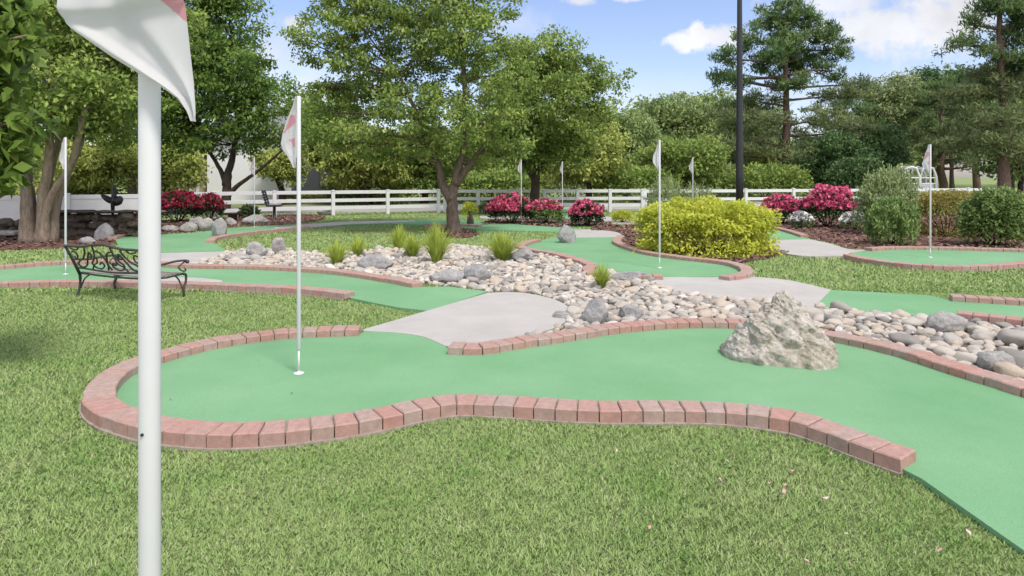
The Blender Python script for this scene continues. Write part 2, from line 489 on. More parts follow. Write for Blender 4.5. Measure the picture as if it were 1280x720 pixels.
SLABS = {}
def path(key, pts, z=CZ):
    ol = pxpoly(pts, z); SLABS[key] = ol
    structure(slab('concrete_path', ol, -0.08, z, M['concrete']))
path('S1', [('l', [(453,412),(540,386.5),(610,366)]), ('s', [(610,366),(640,365),(668,368),(698,376),(714,388),(711,399),(690,411)]), ('l', [(640,424),(600,433),(572,434),(556,432)]), ('s', [(556,432),(530,421),(500,416),(455,413.5)])])
path('S2', [('l', [(178,317),(284,314)]), ('l', [(268,322),(232,331.5),(178,331)])])
path('S2b', [('s', [(120,354),(160,348),(230,346.5),(272,349.5),(275,352.5),(240,354.5)])], TZ+0.005)
path('S3', [('l', [(717,297),(718,287)]), ('s', [(718,287),(745,287),(770,290),(778,294)]), ('l', [(776,296)])])
path('S4', [('s', [(814,349),(830,346.5),(905,346.5),(932,345)]), ('s', [(932,345),(985,350),(1039,362)]), ('l', [(1018,383)]), ('s', [(1018,383),(960,377.5),(900,371),(850,364),(822,355)])])
path('S5', [('l', [(952,300.5),(1012,299)]), ('s', [(1012,299),(1036,304),(1060,311),(1085,312.5)]), ('l', [(1062,316)]), ('s', [(1056,319.5),(1010,320),(980,316),(960,307)])])
path('S6', [('s', [(342,284),(385,280),(440,276.8),(520,275.5)]), ('l', [(520,277)]), ('s', [(440,279.8),(385,284),(345,287)])], CZ+0.004)
path('S7', [('l', [(690,281),(752,279.5),(800,280),(1000,277),(1000,272),(800,270.8),(730,270.8),(600,269.8),(600,272.5)])], 0.02)

# --- river bed, mulch
BEDOUT = pxpoly([('l', [(232,331),(262,322),(284,315)]), ('s', [(284,315),(345,312.5),(400,319),(450,316),(500,311),(560,307),(620,311),(652,306)]), ('l', [(665,311),(690,316),(722,325),(735,337),(742,343),(765,343),(790,344.5),(815,346)]), ('s', [(815,350),(850,364),(900,371),(960,378),(1018,384)]), ('l', [(1090,390),(1165,397),(1200,400),(1280,409),(1420,424),(1420,530),(1280,484),(1195,459),(1120,436),(1035,418),(980,407),(920,403),(840,403),(760,410),(700,419),(650,424),(690,410),(713,396),(714,388),(698,376),(668,368),(640,365),(610,366),(590,362),(520,354),(450,343),(400,337),(320,333.5)])], 0.006)
structure(slab('stone_bed', BEDOUT, -0.05, 0.008, M['bed']))
MULCH = []
def mulch(pts):
    ol = pxpoly(pts, 0.012); MULCH.append(ol)
    structure(slab('mulch_bed', ol, -0.05, 0.012, M['mulch']))
mulch([('s', [(738,289),(745,283),(800,281.5),(940,283)]), ('l', [(955,288),(952,301),(958,307)]), ('s', [(985,317),(965,322),(940,327),(925,331)]), ('l', [(917,329),(890,325),(852,321),(815,316),(790,310.5),(772,302),(778,293),(770,289.5)])])
mulch([('s', [(1000,272),(1100,268),(1200,268),(1400,268)]), ('l', [(1400,316),(1350,316),(1240,311),(1180,309.5),(1120,309),(1085,311),(1062,311),(1036,303),(1008,297),(988,288),(970,284),(950,283),(950,274)])])
mulch([('s', [(600,282),(612,276),(660,273),(720,275),(765,278.5)]), ('l', [(765,281.5),(752,281.5),(690,284.5),(640,280.5)])])
mulch([('s', [(-200,315),(-200,277),(0,275),(180,276),(300,271),(365,268),(405,270),(400,276)]), ('l', [(345,281.5),(300,283),(270,287),(240,290.5),(200,292.5),(150,293),(145,305)]), ('s', [(130,308),(60,311),(0,313),(-100,316)])])
mulch([('s', [(538,292),(552,287),(580,287),(598,292),(585,297),(555,297)])])

# road and paved yard behind the fence
b = MB()
def strip(mb, pts_near, pts_far, z):
    n = len(pts_near)
    vs = [(*p, z) for p in pts_near] + [(*p, z) for p in pts_far]
    mb.add(vs, [(i, i+1, n+i+1, n+i) for i in range(n-1)])
nearp = [(-40, 20.5), (-17, 20.6), (-7.5, 24.5), (-2, 27), (6, 28.2), (16, 30.5), (40, 34)]
strip(b, nearp, [(x, y+8.0) for x, y in nearp], 0.006)
structure(b.obj('road', M['road']))

# ================================================================ BRICK BORDERS
GRASS_OUT = []   # outlines the grass keeps off
def brick_run(line, label, w=0.114, L=0.172, z0=TZ, zt=BZ, gap=0.0065, seed=0, cyc=0.5):
    rr = random.Random(seed)
    P = [Vector((p[0], p[1], 0)) for p in line]
    cum = [0.0]
    for i in range(1, len(P)): cum.append(cum[-1] + (P[i]-P[i-1]).length)
    tot = cum[-1]
    def at(s):
        s = max(0, min(tot, s))
        i = 1
        while i < len(cum)-1 and cum[i] < s: i += 1
        f = (s-cum[i-1])/max(1e-9, cum[i]-cum[i-1])
        p = P[i-1].lerp(P[i], f)
        # smoothed tangent
        return p
    def fr(s):
        a, c = at(s-0.07), at(s+0.07)
        d = (c-a).normalized()
        return at(s), Vector((-d.y, d.x, 0))
    n = max(1, int(round(tot/(w+gap))))
    st = tot/n
    mb = MB()
    for i in range(n):
        s0, s1 = i*st+gap/2, (i+1)*st-gap/2
        (pa, na), (pb, nb) = fr(s0), fr(s1)
        h = L/2; dz = rr.uniform(-0.003, 0.003); jit = rr.uniform(-0.005, 0.005)
        def ring(k, z):
            # k = chamfer inset
            d = (pb-pa).normalized()
            return [pa-na*(h-k)+na*jit+d*k+Vector((0,0,z)), pb-nb*(h-k)+nb*jit-d*k+Vector((0,0,z)),
                    pb+nb*(h-k)+nb*jit-d*k+Vector((0,0,z)), pa+na*(h-k)+na*jit+d*k+Vector((0,0,z))]
        tz = zt+dz
        vs = ring(0.0, 0.0182) + ring(0.0, tz-0.007) + ring(0.007, tz)
        fs = [(8,9,10,11)]
        for l in (0, 1):
            for k in range(4):
                a, c = l*4+k, l*4+(k+1) % 4
                fs.append((a, c, c+4, a+4))
        mb.add(vs, fs, rr.random()*0.9)
    root = mb.obj('brick_border', M['brick'])
    tag(root, label, 'brick border', 'brick borders of the greens')
    m2 = MB()
    vsl, vsr = [], []
    k = max(2, int(tot/0.12))
    for i in range(k+1):
        p, nn = fr(tot*i/k)
        e = h = L/2
        vsl.append(p-nn*(e+0.014)); vsr.append(p+nn*(e+0.014))
    for i in range(k):
        q = [vsl[i], vsl[i+1], vsr[i+1], vsr[i]]
        vs = [v+Vector((0,0,-0.02)) for v in q] + [v+Vector((0,0,0.018)) for v in q]
        m2.add(vs, [(4,5,6,7),(0,1,5,4),(2,3,7,6)])
    # dark joint filling, set back below the brick tops
    for i in range(k):
        q = []
        for j in (i, i+1):
            p, nn = fr(0.02+(tot-0.04)*j/k); q.append((p-nn*(L/2-0.022), p+nn*(L/2-0.022)))
        vs = [q[0][0]+Vector((0,0,zt-0.016)), q[1][0]+Vector((0,0,zt-0.016)), q[1][1]+Vector((0,0,zt-0.016)), q[0][1]+Vector((0,0,zt-0.016))]
        m2.add(vs + [v-Vector((0,0,zt-0.018-z0)) for v in vs], [(0,1,2,3),(4,5,1,0),(6,7,3,2)])
    m2.obj('mortar_bed', M['mortar'], root)
    GRASS_OUT.append([tuple(v[:2]) for v in vsl] + [tuple(v[:2]) for v in vsr][::-1])
    return root
brick_run(A1, 'long red brick border curling round the left end of the nearest green', seed=1)
brick_run(A2, 'brick border between the nearest green and the river stones, running behind the big boulder', seed=2)
brick_run(B1, 'brick border on the far side of the narrow green behind the bench', seed=3)
brick_run(B2, 'brick border on the near side of the narrow green, under the bench', seed=4)
brick_run(E1, 'short curved brick border between river stones and the block rock green', seed=5)
brick_run(E1b, 'stub of a few bricks beside the small green tuft on the river stones', seed=6)
brick_run(E2, 'curved brick border between the green and the mulch under the yellow bush', seed=7)
brick_run(E3, 'short row of bricks at the front edge of the green before the yellow bush', seed=8)
brick_run(F1, 'yellowish lit brick row along lawn at the far side of the right hand green', seed=9)
brick_run(F2, 'brick row on the near side of the right hand green, above river stones', seed=10)
brick_run(G1, 'curved brick border along the lawn side of the far right green', seed=11)
brick_run(G2, 'brick border between the far right green and the shrub mulch', seed=12)
brick_run(H1, 'tiny row of bricks beside the little green wedge right of the yellow bush', seed=13)
brick_run(D1, 'curved pale brick border at the left end of the shaded lawn mound', seed=14)
brick_run(D2, 'dark brick row at the back of the shaded lawn mound, left of the tree trunk', seed=15)
brick_run(C1, 'short brick row beside the mulch behind the bench', seed=16)

# ================================================================ GRASS
EXCL = list(TURFS.values()) + list(SLABS.values()) + MULCH + [BEDOUT] + GRASS_OUT
def blades(name, Y0, Y1, n, wid, hgt, xlo=-1.3, xhi=1.3, power=0.0, mat='blade', label=None):
    u = RNG.random(n)
    Y = Y0 + (Y1-Y0)*u**(1+power)
    X = (xlo + (xhi-xlo)*RNG.random(n))*(Y*0.88+0.6)
    keep = np.ones(n, bool)
    for e in EXCL:
        ex = np.array([(p[0], p[1]) for p in e])
        bb = (X > ex[:,0].min()) & (X < ex[:,0].max()) & (Y > ex[:,1].min()) & (Y < ex[:,1].max()) & keep
        idx = np.nonzero(bb)[0]
        if len(idx): keep[idx[inside(e, X[idx], Y[idx])]] = False
    X, Y = X[keep], Y[keep]; n = len(X)
    sc = np.sqrt(Y/Y0)
    # patchy height and colour
    pat = np.sin(X*1.9+1.3*np.sin(Y*1.1))*np.cos(Y*2.3+0.7*np.sin(X*2.7))
    h = hgt*(0.55+0.9*RNG.random(n))*(1+0.25*pat); w = wid*(0.6+0.7*RNG.random(n))*sc
    a = RNG.random(n)*2*PI; lean = h*(0.4+0.8*RNG.random(n))
    la = a + RNG.normal(0, 0.8, n) + PI/2
    dx, dy = np.cos(a)*w/2, np.sin(a)*w/2
    lx, ly = np.cos(la)*lean, np.sin(la)*lean
    V = np.zeros((n, 5, 3))
    z0 = np.zeros(n)
    V[:,0] = np.stack([X-dx, Y-dy, z0], 1)
    V[:,1] = np.stack([X+dx, Y+dy, z0], 1)
    V[:,2] = np.stack([X+dx*0.8+lx*0.35, Y+dy*0.8+ly*0.35, h*0.62], 1)
    V[:,3] = np.stack([X+lx, Y+ly, h], 1)
    V[:,4] = np.stack([X-dx*0.8+lx*0.35, Y-dy*0.8+ly*0.35, h*0.62], 1)
    t = np.clip(0.45+0.1*pat+RNG.normal(0, 0.12, n), 0, 0.93)
    dry = RNG.random(n) < 0.025
    t[dry] = 0.93+0.07*RNG.random(dry.sum())
    me = np_mesh(name, V, 5, t)
    o = link(name, me, M[mat])
    tag(o, label, 'grass', None, 'stuff')
    return o
NB = 1.0
blades('lawn_grass', 1.3, 8.0, int(760000*NB), 0.0030, 0.018, power=0.55, label='short mown lawn grass in front of and around the greens')
blades('lawn_grass', 7.8, 26.0, int(250000*NB), 0.014, 0.032, power=0.3, label='short mown lawn grass farther back towards the fence')

# fallen petals
n = 75
px = RNG.uniform(0.3, 2.6, n); py = RNG.uniform(2.1, 4.4, n)
keep = np.ones(n, bool)
for e in EXCL: keep &= ~inside(e, px, py)
keep &= (px > 0.9) | (RNG.random(n) < 0.25)
px, py = px[keep], py[keep]; n = len(px)
ang = RNG.random(n)*2*PI; s = RNG.uniform(0.006, 0.015, n)
V = np.zeros((n, 4, 3))
for k in range(4):
    V[:,k,0] = px+np.cos(ang+k*PI/2)*s*(1.0 if k % 2 else 0.65)
    V[:,k,1] = py+np.sin(ang+k*PI/2)*s*(1.0 if k % 2 else 0.65)
    V[:,k,2] = 0.038+RNG.uniform(-0.006, 0.012, n)
o = link('petals', np_mesh('petals', V, 4, RNG.random(n)), M['petal'])
tag(o, 'pink and white fallen petals scattered on the lawn', 'petals', None, 'stuff')

# bits of leaf on the carpet
n = 70
lx_, ly_ = RNG.uniform(-2.2, 4.5, n), RNG.uniform(2.3, 7.0, n)
k_ = inside(TURFS['A'], lx_, ly_)
for e in GRASS_OUT: k_ &= ~inside(e, lx_, ly_)
lx_, ly_ = lx_[k_], ly_[k_]; n = len(lx_)
ang = RNG.random(n)*2*PI; s = RNG.uniform(0.004, 0.013, n)
V = np.zeros((n, 4, 3))
for k in range(4):
    V[:,k,0] = lx_+np.cos(ang+k*PI/2)*s*(1.0 if k % 2 else 0.45)
    V[:,k,1] = ly_+np.sin(ang+k*PI/2)*s*(1.0 if k % 2 else 0.45)
    V[:,k,2] = TZ+0.004+RNG.uniform(0, 0.006, n)
o = link('leaf_litter', np_mesh('leaf_litter', V, 4, RNG.random(n)), M['chip'])
tag(o, 'tiny dry leaf bits lying on the nearest green', 'leaf litter', None, 'stuff')

# mulch chips
def chips():
    Vs, Ts = [], []
    for ol, cnt in zip(MULCH, (5000, 9000, 2500, 9000, 500)):
        A = np.array([(p[0], p[1]) for p in ol])
        lo, hi = A.min(0), A.max(0)
        X = RNG.uniform(max(lo[0], -18), min(hi[0], 18), cnt*2); Y = RNG.uniform(lo[1], hi[1], cnt*2)
        k = inside(ol, X, Y); X, Y = X[k], Y[k]; n = len(X)
        a = RNG.random(n)*2*PI; L = RNG.uniform(0.02, 0.06, n); W = L*RNG.uniform(0.25, 0.6, n); tl = RNG.normal(0, 0.5, n)
        V = np.zeros((n, 4, 3)); z = 0.02+RNG.random(n)*0.03
        for q, (sx, sy) in enumerate(((-1,-1),(1,-1),(1,1),(-1,1))):
            V[:,q,0] = X+np.cos(a)*L*sx-np.sin(a)*W*sy
            V[:,q,1] = Y+np.sin(a)*L*sx+np.cos(a)*W*sy
            V[:,q,2] = z+np.sin(tl)*L*sx*0.6
        Vs.append(V); Ts.append(RNG.random(n))
    o = link('mulch_chips', np_mesh('mulch_chips', np.concatenate(Vs), 4, np.concatenate(Ts)), M['chip'])
    tag(o, 'brown wood chips covering the planting beds', 'mulch', None, 'stuff')
chips()

# ================================================================ ROCKS
def ico(sub):
    bm = bmesh.new(); bmesh.ops.create_icosphere(bm, subdivisions=sub, radius=1.0)
    v = [x.co.copy() for x in bm.verts]; f = [tuple(q.index for q in x.verts) for x in bm.faces]
    bm.free(); return v, f
ICO2, ICO3, ICO4, ICO6 = ico(2), ico(3), ico(4), ico(6)

def rock_verts(base, seed, amp=0.25, facet=0.5, rough=0.06):
    """a stone of radius 1: planes cut off a sphere, then noise"""
    rr = random.Random(seed)
    planes = []
    for _ in range(int(7+facet*10)):
        d = Vector((rr.gauss(0,1), rr.gauss(0,1), rr.gauss(0,1))).normalized()
        planes.append((d, rr.uniform(0.62, 0.98)))
    off = Vector((rr.uniform(-50,50), rr.uniform(-50,50), rr.uniform(-50,50)))
    out = []
    for v in base:
        p = v.copy()
        r = 1.0 + amp*noise.noise(v*1.1+off)
        p = v*r
        for d, k in planes:
            q = p.dot(d)
            if q > k: p = p - d*(q-k)*facet
        p += v*rough*noise.fractal(v*3.5+off, 0.8, 2.0, 4)
        out.append(p)
    return out

NVAR = 14
stone_var = []
for i in range(NVAR):
    v = rock_verts(ICO3[0], 100+i, 0.35, 0.75 if i % 3 else 0.4, 0.07)
    me = bpy.data.meshes.new('river_stone')
    me.from_pydata([tuple(p) for p in v], [], ICO3[1])
    tint = [0.05, 0.55, 0.25, 0.75, 0.45, 0.0, 0.62, 0.85, 0.35, 0.15, 0.7, 0.5, 0.95, 0.8][i]
    at = me.attributes.new('tint', 'FLOAT', 'FACE'); at.data.foreach_set('value', [tint]*len(me.polygons))
    me.polygons.foreach_set('use_smooth', [True]*len(me.polygons))
    me.materials.append(M['stone'])
    stone_var.append((me, v, tint))

BIG = []  # (x,y,radius) kept clear of stones
def big_rock(px, py_base, w_px, h_px, seed, mat, label, depth=0.8, name='rock', rz=0.0, facet=0.75, amp=0.3, z=0.0, group=None):
    x, y = G(px, py_base, z)
    s = y/FOC
    v = rock_verts(ICO4[0], seed, amp, facet, 0.09)
    mx = max(abs(p.x) for p in v); mz = max(p.z for p in v); mn = 0.55
    W, H = w_px*s/2, h_px*s
    me = bpy.data.meshes.new(name)
    vv = []
    for p in v:
        zz = p.z
        zz = (zz+mn)/(mz+mn)*H if zz > -mn else -0.03-(abs(zz)-mn)*0.05
        flare = 1.0
        vv.append((p.x/mx*W*flare, p.y/mx*W*depth, zz))
    me.from_pydata(vv, [], ICO4[1])
    o = link(name, me, M[mat], smooth=True)
    me.polygons.foreach_set('use_smooth', [True]*len(me.polygons))
    o.location = (x, y+W*depth*0.9, z); o.rotation_euler = (0, 0, rz)
    tag(o, label, 'rock', group)
    BIG.append((x, y+W*depth*0.9, W*0.85))
    return o

# the big boulder on the nearest green, silhouette by height
def boulder():
    Yc = 4.86; s = Yc/FOC; cxp = 975.0
    prof = [(0, 903, 1043), (9, 903, 1043), (18, 908, 1041), (29, 917, 1038), (46, 928, 1028), (62, 942, 1018), (74, 954, 1010), (82, 962, 1004), (88, 967, 999), (93, 971, 996), (97, 974, 992), (99, 979, 988)]
    hs = [p[0]*s*0.85 for p in prof]; Ls = [(p[1]-cxp)*s for p in prof]; Rs = [(p[2]-cxp)*s for p in prof]
    nt, na = 130, 220
    CUTS = [(Vector(a).normalized(), k) for a, k in (((-0.55,-0.7,0.45), 0.345), ((0.1,-0.85,0.5), 0.335), ((0.75,-0.45,0.5), 0.40), ((0.45,-0.85,0.15), 0.36), ((-0.2,-0.9,0.3), 0.315))]
    mb = MB(); rows = []
    for i in range(nt+1):
        t = i/nt
        z = hs[-1]*(1-(1-t)**1.15)
        L = np.interp(z, hs, Ls); R = np.interp(z, hs, Rs)
        row = []
        for k in range(na):
            a = 2*PI*k/na
            ca, sa = math.cos(a), math.sin(a)
            ex = abs(ca)**0.75*(1 if ca > 0 else -1); ey = abs(sa)**0.8*(1 if sa > 0 else -1)
            c = (L+R)/2; hw = (R-L)/2
            x = c+hw*ex
            y = hw*(0.62*ey-0.2*ex*(1-t))
            if ca > 0.2 and sa < 0: y -= 0.05*(1-t)

            d = Vector((x, y, z))
            q = Vector((x*1.0, y*1.0, z*0.65))
            # slanting ridges and lumps
            r1 = noise.noise(Vector((x*9+z*5, y*9, z*2.5-x*2))+Vector((3,7,1)))
            r2 = 1-abs(noise.noise(q*7.0+Vector((11,2,5))))*2
            r3 = noise.fractal(q*16, 0.7, 2.1, 5)
            r4 = 1-abs(noise.noise(q*22.0+Vector((1,12,5))))*2
            r5 = abs(noise.noise(Vector((x*13-z*9, y*13, z*3+x*3))+Vector((8,1,4))))
            sl = noise.fractal(Vector(((x*0.8+z)*26, y*20, (z*0.8-x)*5)), 0.7, 2.0, 4)
            vd = noise.voronoi(Vector((x*7.5+z*4, y*7.5, z*5-x*2.5))+Vector((5,3,9)))[0]
            vr = min(vd[1]-vd[0], 0.5)
            am = (0.05*vr+0.016*sl+0.034*r1+0.014*r2+0.010*r3+0.004*r4-0.034*r5)*min(1, 0.3+2.2*min(t+0.05, 1-t+0.10))
            n = Vector((ex, ey*1.3, 0.35)).normalized()
            sh_ = min(1.0, hw/0.11); d += (n*am-n*0.03)*sh_; d.x = d.x*0.93-0.02
            for pd, pk in CUTS:
                qq = d.dot(pd)-pk
                if qq > 0: d -= pd*qq*0.92
            # knob at the peak, notch beside it
            if z > hs[-1]*0.86: d.z += 0.02*noise.noise(q*26)
            row.append(d)
        rows.append(row)
    vs = [p for r in rows for p in r]; fs = []
    for i in range(nt):
        for k in range(na):
            k2 = (k+1) % na
            fs.append((i*na+k, i*na+k2, (i+1)*na+k2, (i+1)*na+k))
    top = len(vs); vs.append(Vector((np.mean([p.x for p in rows[-1]]), np.mean([p.y for p in rows[-1]]), np.mean([p.z for p in rows[-1]])+0.002)))
    for k in range(na): fs.append((nt*na+k, nt*na+(k+1) % na, top))
    mb.add(vs, fs)
    o = mb.obj('boulder', M['boulder'], smooth=True)
    o.location = ((cxp-640)*s, Yc, TZ-0.004)
    tag(o, 'large craggy tan and grey boulder standing on the nearest green', 'boulder')
boulder()

big_rock(348, 318, 22, 21, 1, 'palerock', 'upright pale rock with slanted top at the left end of the river stones, right one', 0.6, facet=0.9)
big_rock(318, 324, 28, 22, 2, 'palerock', 'pale rock at the left end of the river stones, left of the upright one', 0.6)
big_rock(290, 328, 40, 10, 41, 'palerock', 'low flat pale rock at the leftmost tip of the river stones', 0.6)
big_rock(467, 339, 48, 20, 3, 'greyrock', 'low grey rock with rounded back beside the narrow green, right of two yellow-green tufts', 0.6)
big_rock(556, 356, 48, 18, 4, 'greyrock', 'flat bluish grey rock at the end of the narrow green, left one of a pair', 0.6)
big_rock(596, 354, 36, 22, 5, 'greyrock', 'dark angular rock right of the flat bluish one', 0.7)
big_rock(653, 329, 36, 17, 6, 'greyrock', 'grey rock on the river stones close to the green with the block rock', 0.7)
big_rock(745, 408, 40, 33, 7, 'greyrock', 'biggest grey rock on the river stones, between path and brick border', 0.75, facet=0.9)
big_rock(790, 403, 34, 20, 8, 'greyrock', 'small grey rock touching the brick border, right of the biggest grey rock', 0.7)
big_rock(788, 353, 50, 13, 9, 'greyrock', 'long flat grey rock at the front edge of the green before the yellow bush', 0.4)
big_rock(1192, 418, 52, 25, 10, 'palerock', 'long smooth pale grey rock below the right hand green', 0.6, facet=0.3)
big_rock(1256, 470, 46, 28, 12, 'palerock', 'tan smooth rock near the frame edge beside the brick border', 0.7, facet=0.3)
big_rock(702, 402, 26, 12, 13, 'greyrock', 'small rock at the corner of the near concrete path', 0.7)
big_rock(709, 306, 25, 26, 14, 'greyrock', 'square grey block rock standing on the green before the azaleas', 0.8, amp=0.1, facet=0.95)
big_rock(588, 277+6, 10, 16, 15, 'darkrock', 'small dark pointed rock right of the middle tree trunk', 0.8, facet=0.9)
# rocks in the bed at the left back
for i, (px, py, w, h, l) in enumerate([(272, 297, 20, 25, 'upright grey rock at the brick corner of the shaded lawn mound'),
        (252, 290, 26, 18, 'pale angular rock left of the upright grey one behind the bench'),
        (233, 291, 26, 13, 'low pale rock below the dark red azalea'),
        (316, 281, 34, 13, 'pale flat rock at the foot of the pin near the black seat'),
        (243, 283, 22, 12, 'greyish slanted rock under the right edge of the dark red azalea'),
        (208, 290, 24, 8, 'small low rock just right of the foreground pin pole, in the mulch'),
        (126, 301, 26, 22, 'rounded grey rock at the foot of the dark stone wall'),
        (104, 306, 22, 10, 'mossy low rock behind the top rail of the bench'),
        (287, 282, 14, 10, 'small pale rock beneath the fork-trunked dark tree'),
        (404, 269, 26, 8, 'low whitish rock at the foot of the white fence')]):
    big_rock(px, py, w, h, 60+i, 'palerock' if i not in (0, 6, 7) else 'greyrock', l, 0.7)

# river stones
def river():
    A = np.array([(p[0], p[1]) for p in BEDOUT]); lo, hi = A.min(0), A.max(0)
    pts = []
    cell = {}
    rr = random.Random(5)
    cand = 60000
    X = RNG.uniform(lo[0], min(hi[0], 7.2), cand); Y = RNG.uniform(lo[1], hi[1], cand)
    k = inside(BEDOUT, X, Y)
    for e in GRASS_OUT + list(TURFS.values()) + list(SLABS.values()): k &= ~inside(e, X, Y)
    X, Y = X[k], Y[k]
    for i in range(len(X)):
        x, y = X[i], Y[i]
        r = min(0.11, max(0.034, rr.lognormvariate(math.log(0.055), 0.33)))
        if y < 7 and x > 1.5: r *= 1.15
        if any((x-a)**2+(y-bb)**2 < (c+r*0.3)**2 for a, bb, c in BIG): continue
        cx, cy = int(x/0.3), int(y/0.3); bad = False
        for ii in (-1, 0, 1):
            for jj in (-1, 0, 1):
                for (qx, qy, qr) in cell.get((cx+ii, cy+jj), ()):
                    if (x-qx)**2+(y-qy)**2 < (0.72*(r+qr))**2: bad = True; break
                if bad: break
            if bad: break
        if bad: continue
        cell.setdefault((cx, cy), []).append((x, y, r)); pts.append((x, y, r, rr.randrange(NVAR), rr.uniform(0, 2*PI), rr.uniform(0.42, 0.78), rr.uniform(0.6, 1.0), rr.gauss(0, 0.22), rr.gauss(0, 0.22)))
    pts.sort(key=lambda p: -p[2]/p[1])
    def vis(p): return abs(p[0]/p[1]) < 0.8
    seen = [p for p in pts if vis(p)]
    first = seen[:300]; rest = seen[300:] + [p for p in pts if not vis(p)]
    def label(p, tint):
        col = 'grey' if tint < 0.15 else 'greyish beige' if tint < 0.4 else 'cream' if tint < 0.65 else 'tan' if tint < 0.85 else 'whitish'
        x, y = p[0], p[1]
        ppx = 640+x*FOC/y
        where = ('right of the big boulder, beside the brick border' if ppx > 1010 else
                 'between the big boulder and the biggest grey rock' if ppx > 770 else
                 'beside the rounded corner of the near concrete path' if ppx > 640 else
                 'between the narrow green and the shaded lawn mound')
        return '%s rounded river stone %s' % (col, where)
    for p in first:
        x, y, r, vi, rz, fl, el, tx, ty = p
        me, vv, tint = stone_var[vi]
        o = bpy.data.objects.new('river_stone', me); COL.objects.link(o)
        o.location = (x, y, r*fl*0.45+0.012); o.rotation_euler = (tx, ty, rz); o.scale = (r*1.12, r*el, r*fl)
        tag(o, label(p, tint), 'stone', 'loose river stones in the dry bed')
    Vs, Fs, Ts = [], [], []
    off = 0
    F0 = np.array(ICO3[1]); 
    for p in rest:
        x, y, r, vi, rz, fl, el, tx, ty = p
        vv = np.array([tuple(q) for q in stone_var[vi][1]])
        Mx = np.array(Matrix.LocRotScale(Vector((x, y, r*fl*0.45+0.01)), __import__('mathutils').Euler((tx, ty, rz)), Vector((r*1.12, r*el, r*fl))))
        w = vv @ Mx[:3,:3].T + Mx[:3,3]
        Vs.append(w); Fs.append(F0+off); off += len(w); Ts.append(np.full(len(F0), stone_var[vi][2]))
    # a layer of small pebbles in the gaps
    np_ = 2600
    X = RNG.uniform(lo[0], min(hi[0], 7.2), np_*3); Y = RNG.uniform(lo[1], hi[1], np_*3)
    k = inside(BEDOUT, X, Y)
    for e in GRASS_OUT + list(TURFS.values()) + list(SLABS.values()): k &= ~inside(e, X, Y)
    X, Y = X[k][:np_], Y[k][:np_]
    V2 = [np.array([tuple(q) for q in rock_verts(ICO2[0], 300+i, 0.3, 0.4, 0.04)]) for i in range(8)]
    F2 = np.array(ICO2[1])
    for i in range(len(X)):
        r = rr.uniform(0.02, 0.05); a = rr.uniform(0, 2*PI)
        c, s = math.cos(a), math.sin(a)
        v = V2[i % 8]*np.array([r*1.2, r*0.85, r*0.7])
        w = np.stack([v[:,0]*c-v[:,1]*s+X[i], v[:,0]*s+v[:,1]*c+Y[i], v[:,2]+0.015], 1)
        Vs.append(w); Fs.append(F2+off); off += len(w); Ts.append(np.full(len(F2), rr.choice([0.05, 0.2, 0.4, 0.6, 0.75, 0.85])))
    V = np.concatenate(Vs); F = np.concatenate(Fs); T = np.concatenate(Ts)
    me = bpy.data.meshes.new('river_stones')
    me.vertices.add(len(V)); me.loops.add(len(F)*3); me.polygons.add(len(F))
    me.vertices.foreach_set('co', V.reshape(-1).astype(np.float32))
    me.loops.foreach_set('vertex_index', F.reshape(-1).astype(np.int32))
    me.polygons.foreach_set('loop_start', np.arange(0, len(F)*3, 3, dtype=np.int32))
    me.polygons.foreach_set('loop_total', np.full(len(F), 3, dtype=np.int32))
    me.polygons.foreach_set('use_smooth', np.ones(len(F), dtype=bool))
    at = me.attributes.new('tint', 'FLOAT', 'FACE'); at.data.foreach_set('value', T.astype(np.float32))
    me.update(calc_edges=True)
    o = link('river_stones', me, M['stone'])
    tag(o, 'smaller pale pebbles and stones filling the dry river bed', 'stones', None, 'stuff')
    print('stones', len(pts), len(first))
river()

# ================================================================ PINS
PIN_H = 1.97
def in_poly(x, y, poly): return bool(inside(poly, np.array([x]), np.array([y]))[0])

EMB = [[(-6,22),(-5,31),(-11,38),(-16,45),(-18.5,44),(-13,33),(-10,23)], [(-13,53),(-4,50),(-4.5,61),(-6.5,63),(-9,56)]]
HANG_L = [(0,-4),(13,-8),(28,-14),(43,-19),(58,-22),(65,-20),(73,-14),(81,-9.5),(88,-6)]
HANG_R = [(0,0.5),(64,0.5),(70,-1),(76,-3.5),(88,-4)]
def flag_mesh(rows_l, rows_r, h, unit, emblems, seed, nu=28, nt=70, fold=0.016, front=0.0, fn=None, vunit=None):
    rr = random.Random(seed); ph = rr.uniform(0, 6)
    mb = MB(); vs = []
    for i in range(nt+1):
        t = h*i/nt
        L = np.interp(t, [p[0] for p in rows_l], [p[1] for p in rows_l])
        R = np.interp(t, [p[0] for p in rows_r], [p[1] for p in rows_r])
        for k in range(nu+1):
            u = k/nu
            x = R+(L-R)*u
            d = fold*math.sin(u*9.0+ph+t*0.012)*min(1, u*2.5)+0.35*fold*math.sin(u*21+t*0.05)*u
            if fn: d += fn(x, t)
            f_ = front*min(1, 0.35+t/200) if front else 0.0
            vs.append((x*unit+(0.028*f_/0.05 if front else 0), d-f_, -t*(vunit or unit)))
    for i in range(nt):
        for k in range(nu):
            a = i*(nu+1)+k
            c = [((vs[q][0]-(0.028 if front else 0))/unit, -vs[q][2]/(vunit or unit)) for q in (a, a+nu+2)]
            cx, cy = (c[0][0]+c[1][0])/2, (c[0][1]+c[1][1])/2
            mi = 1 if any(in_poly(cx, cy, e) for e in emblems) else 0
            mb.f.append((a, a+1, a+nu+2, a+nu+1)); mb.m.append(mi); mb.t.append(0.5)
    mb.v = vs
    return mb.mesh('flag')

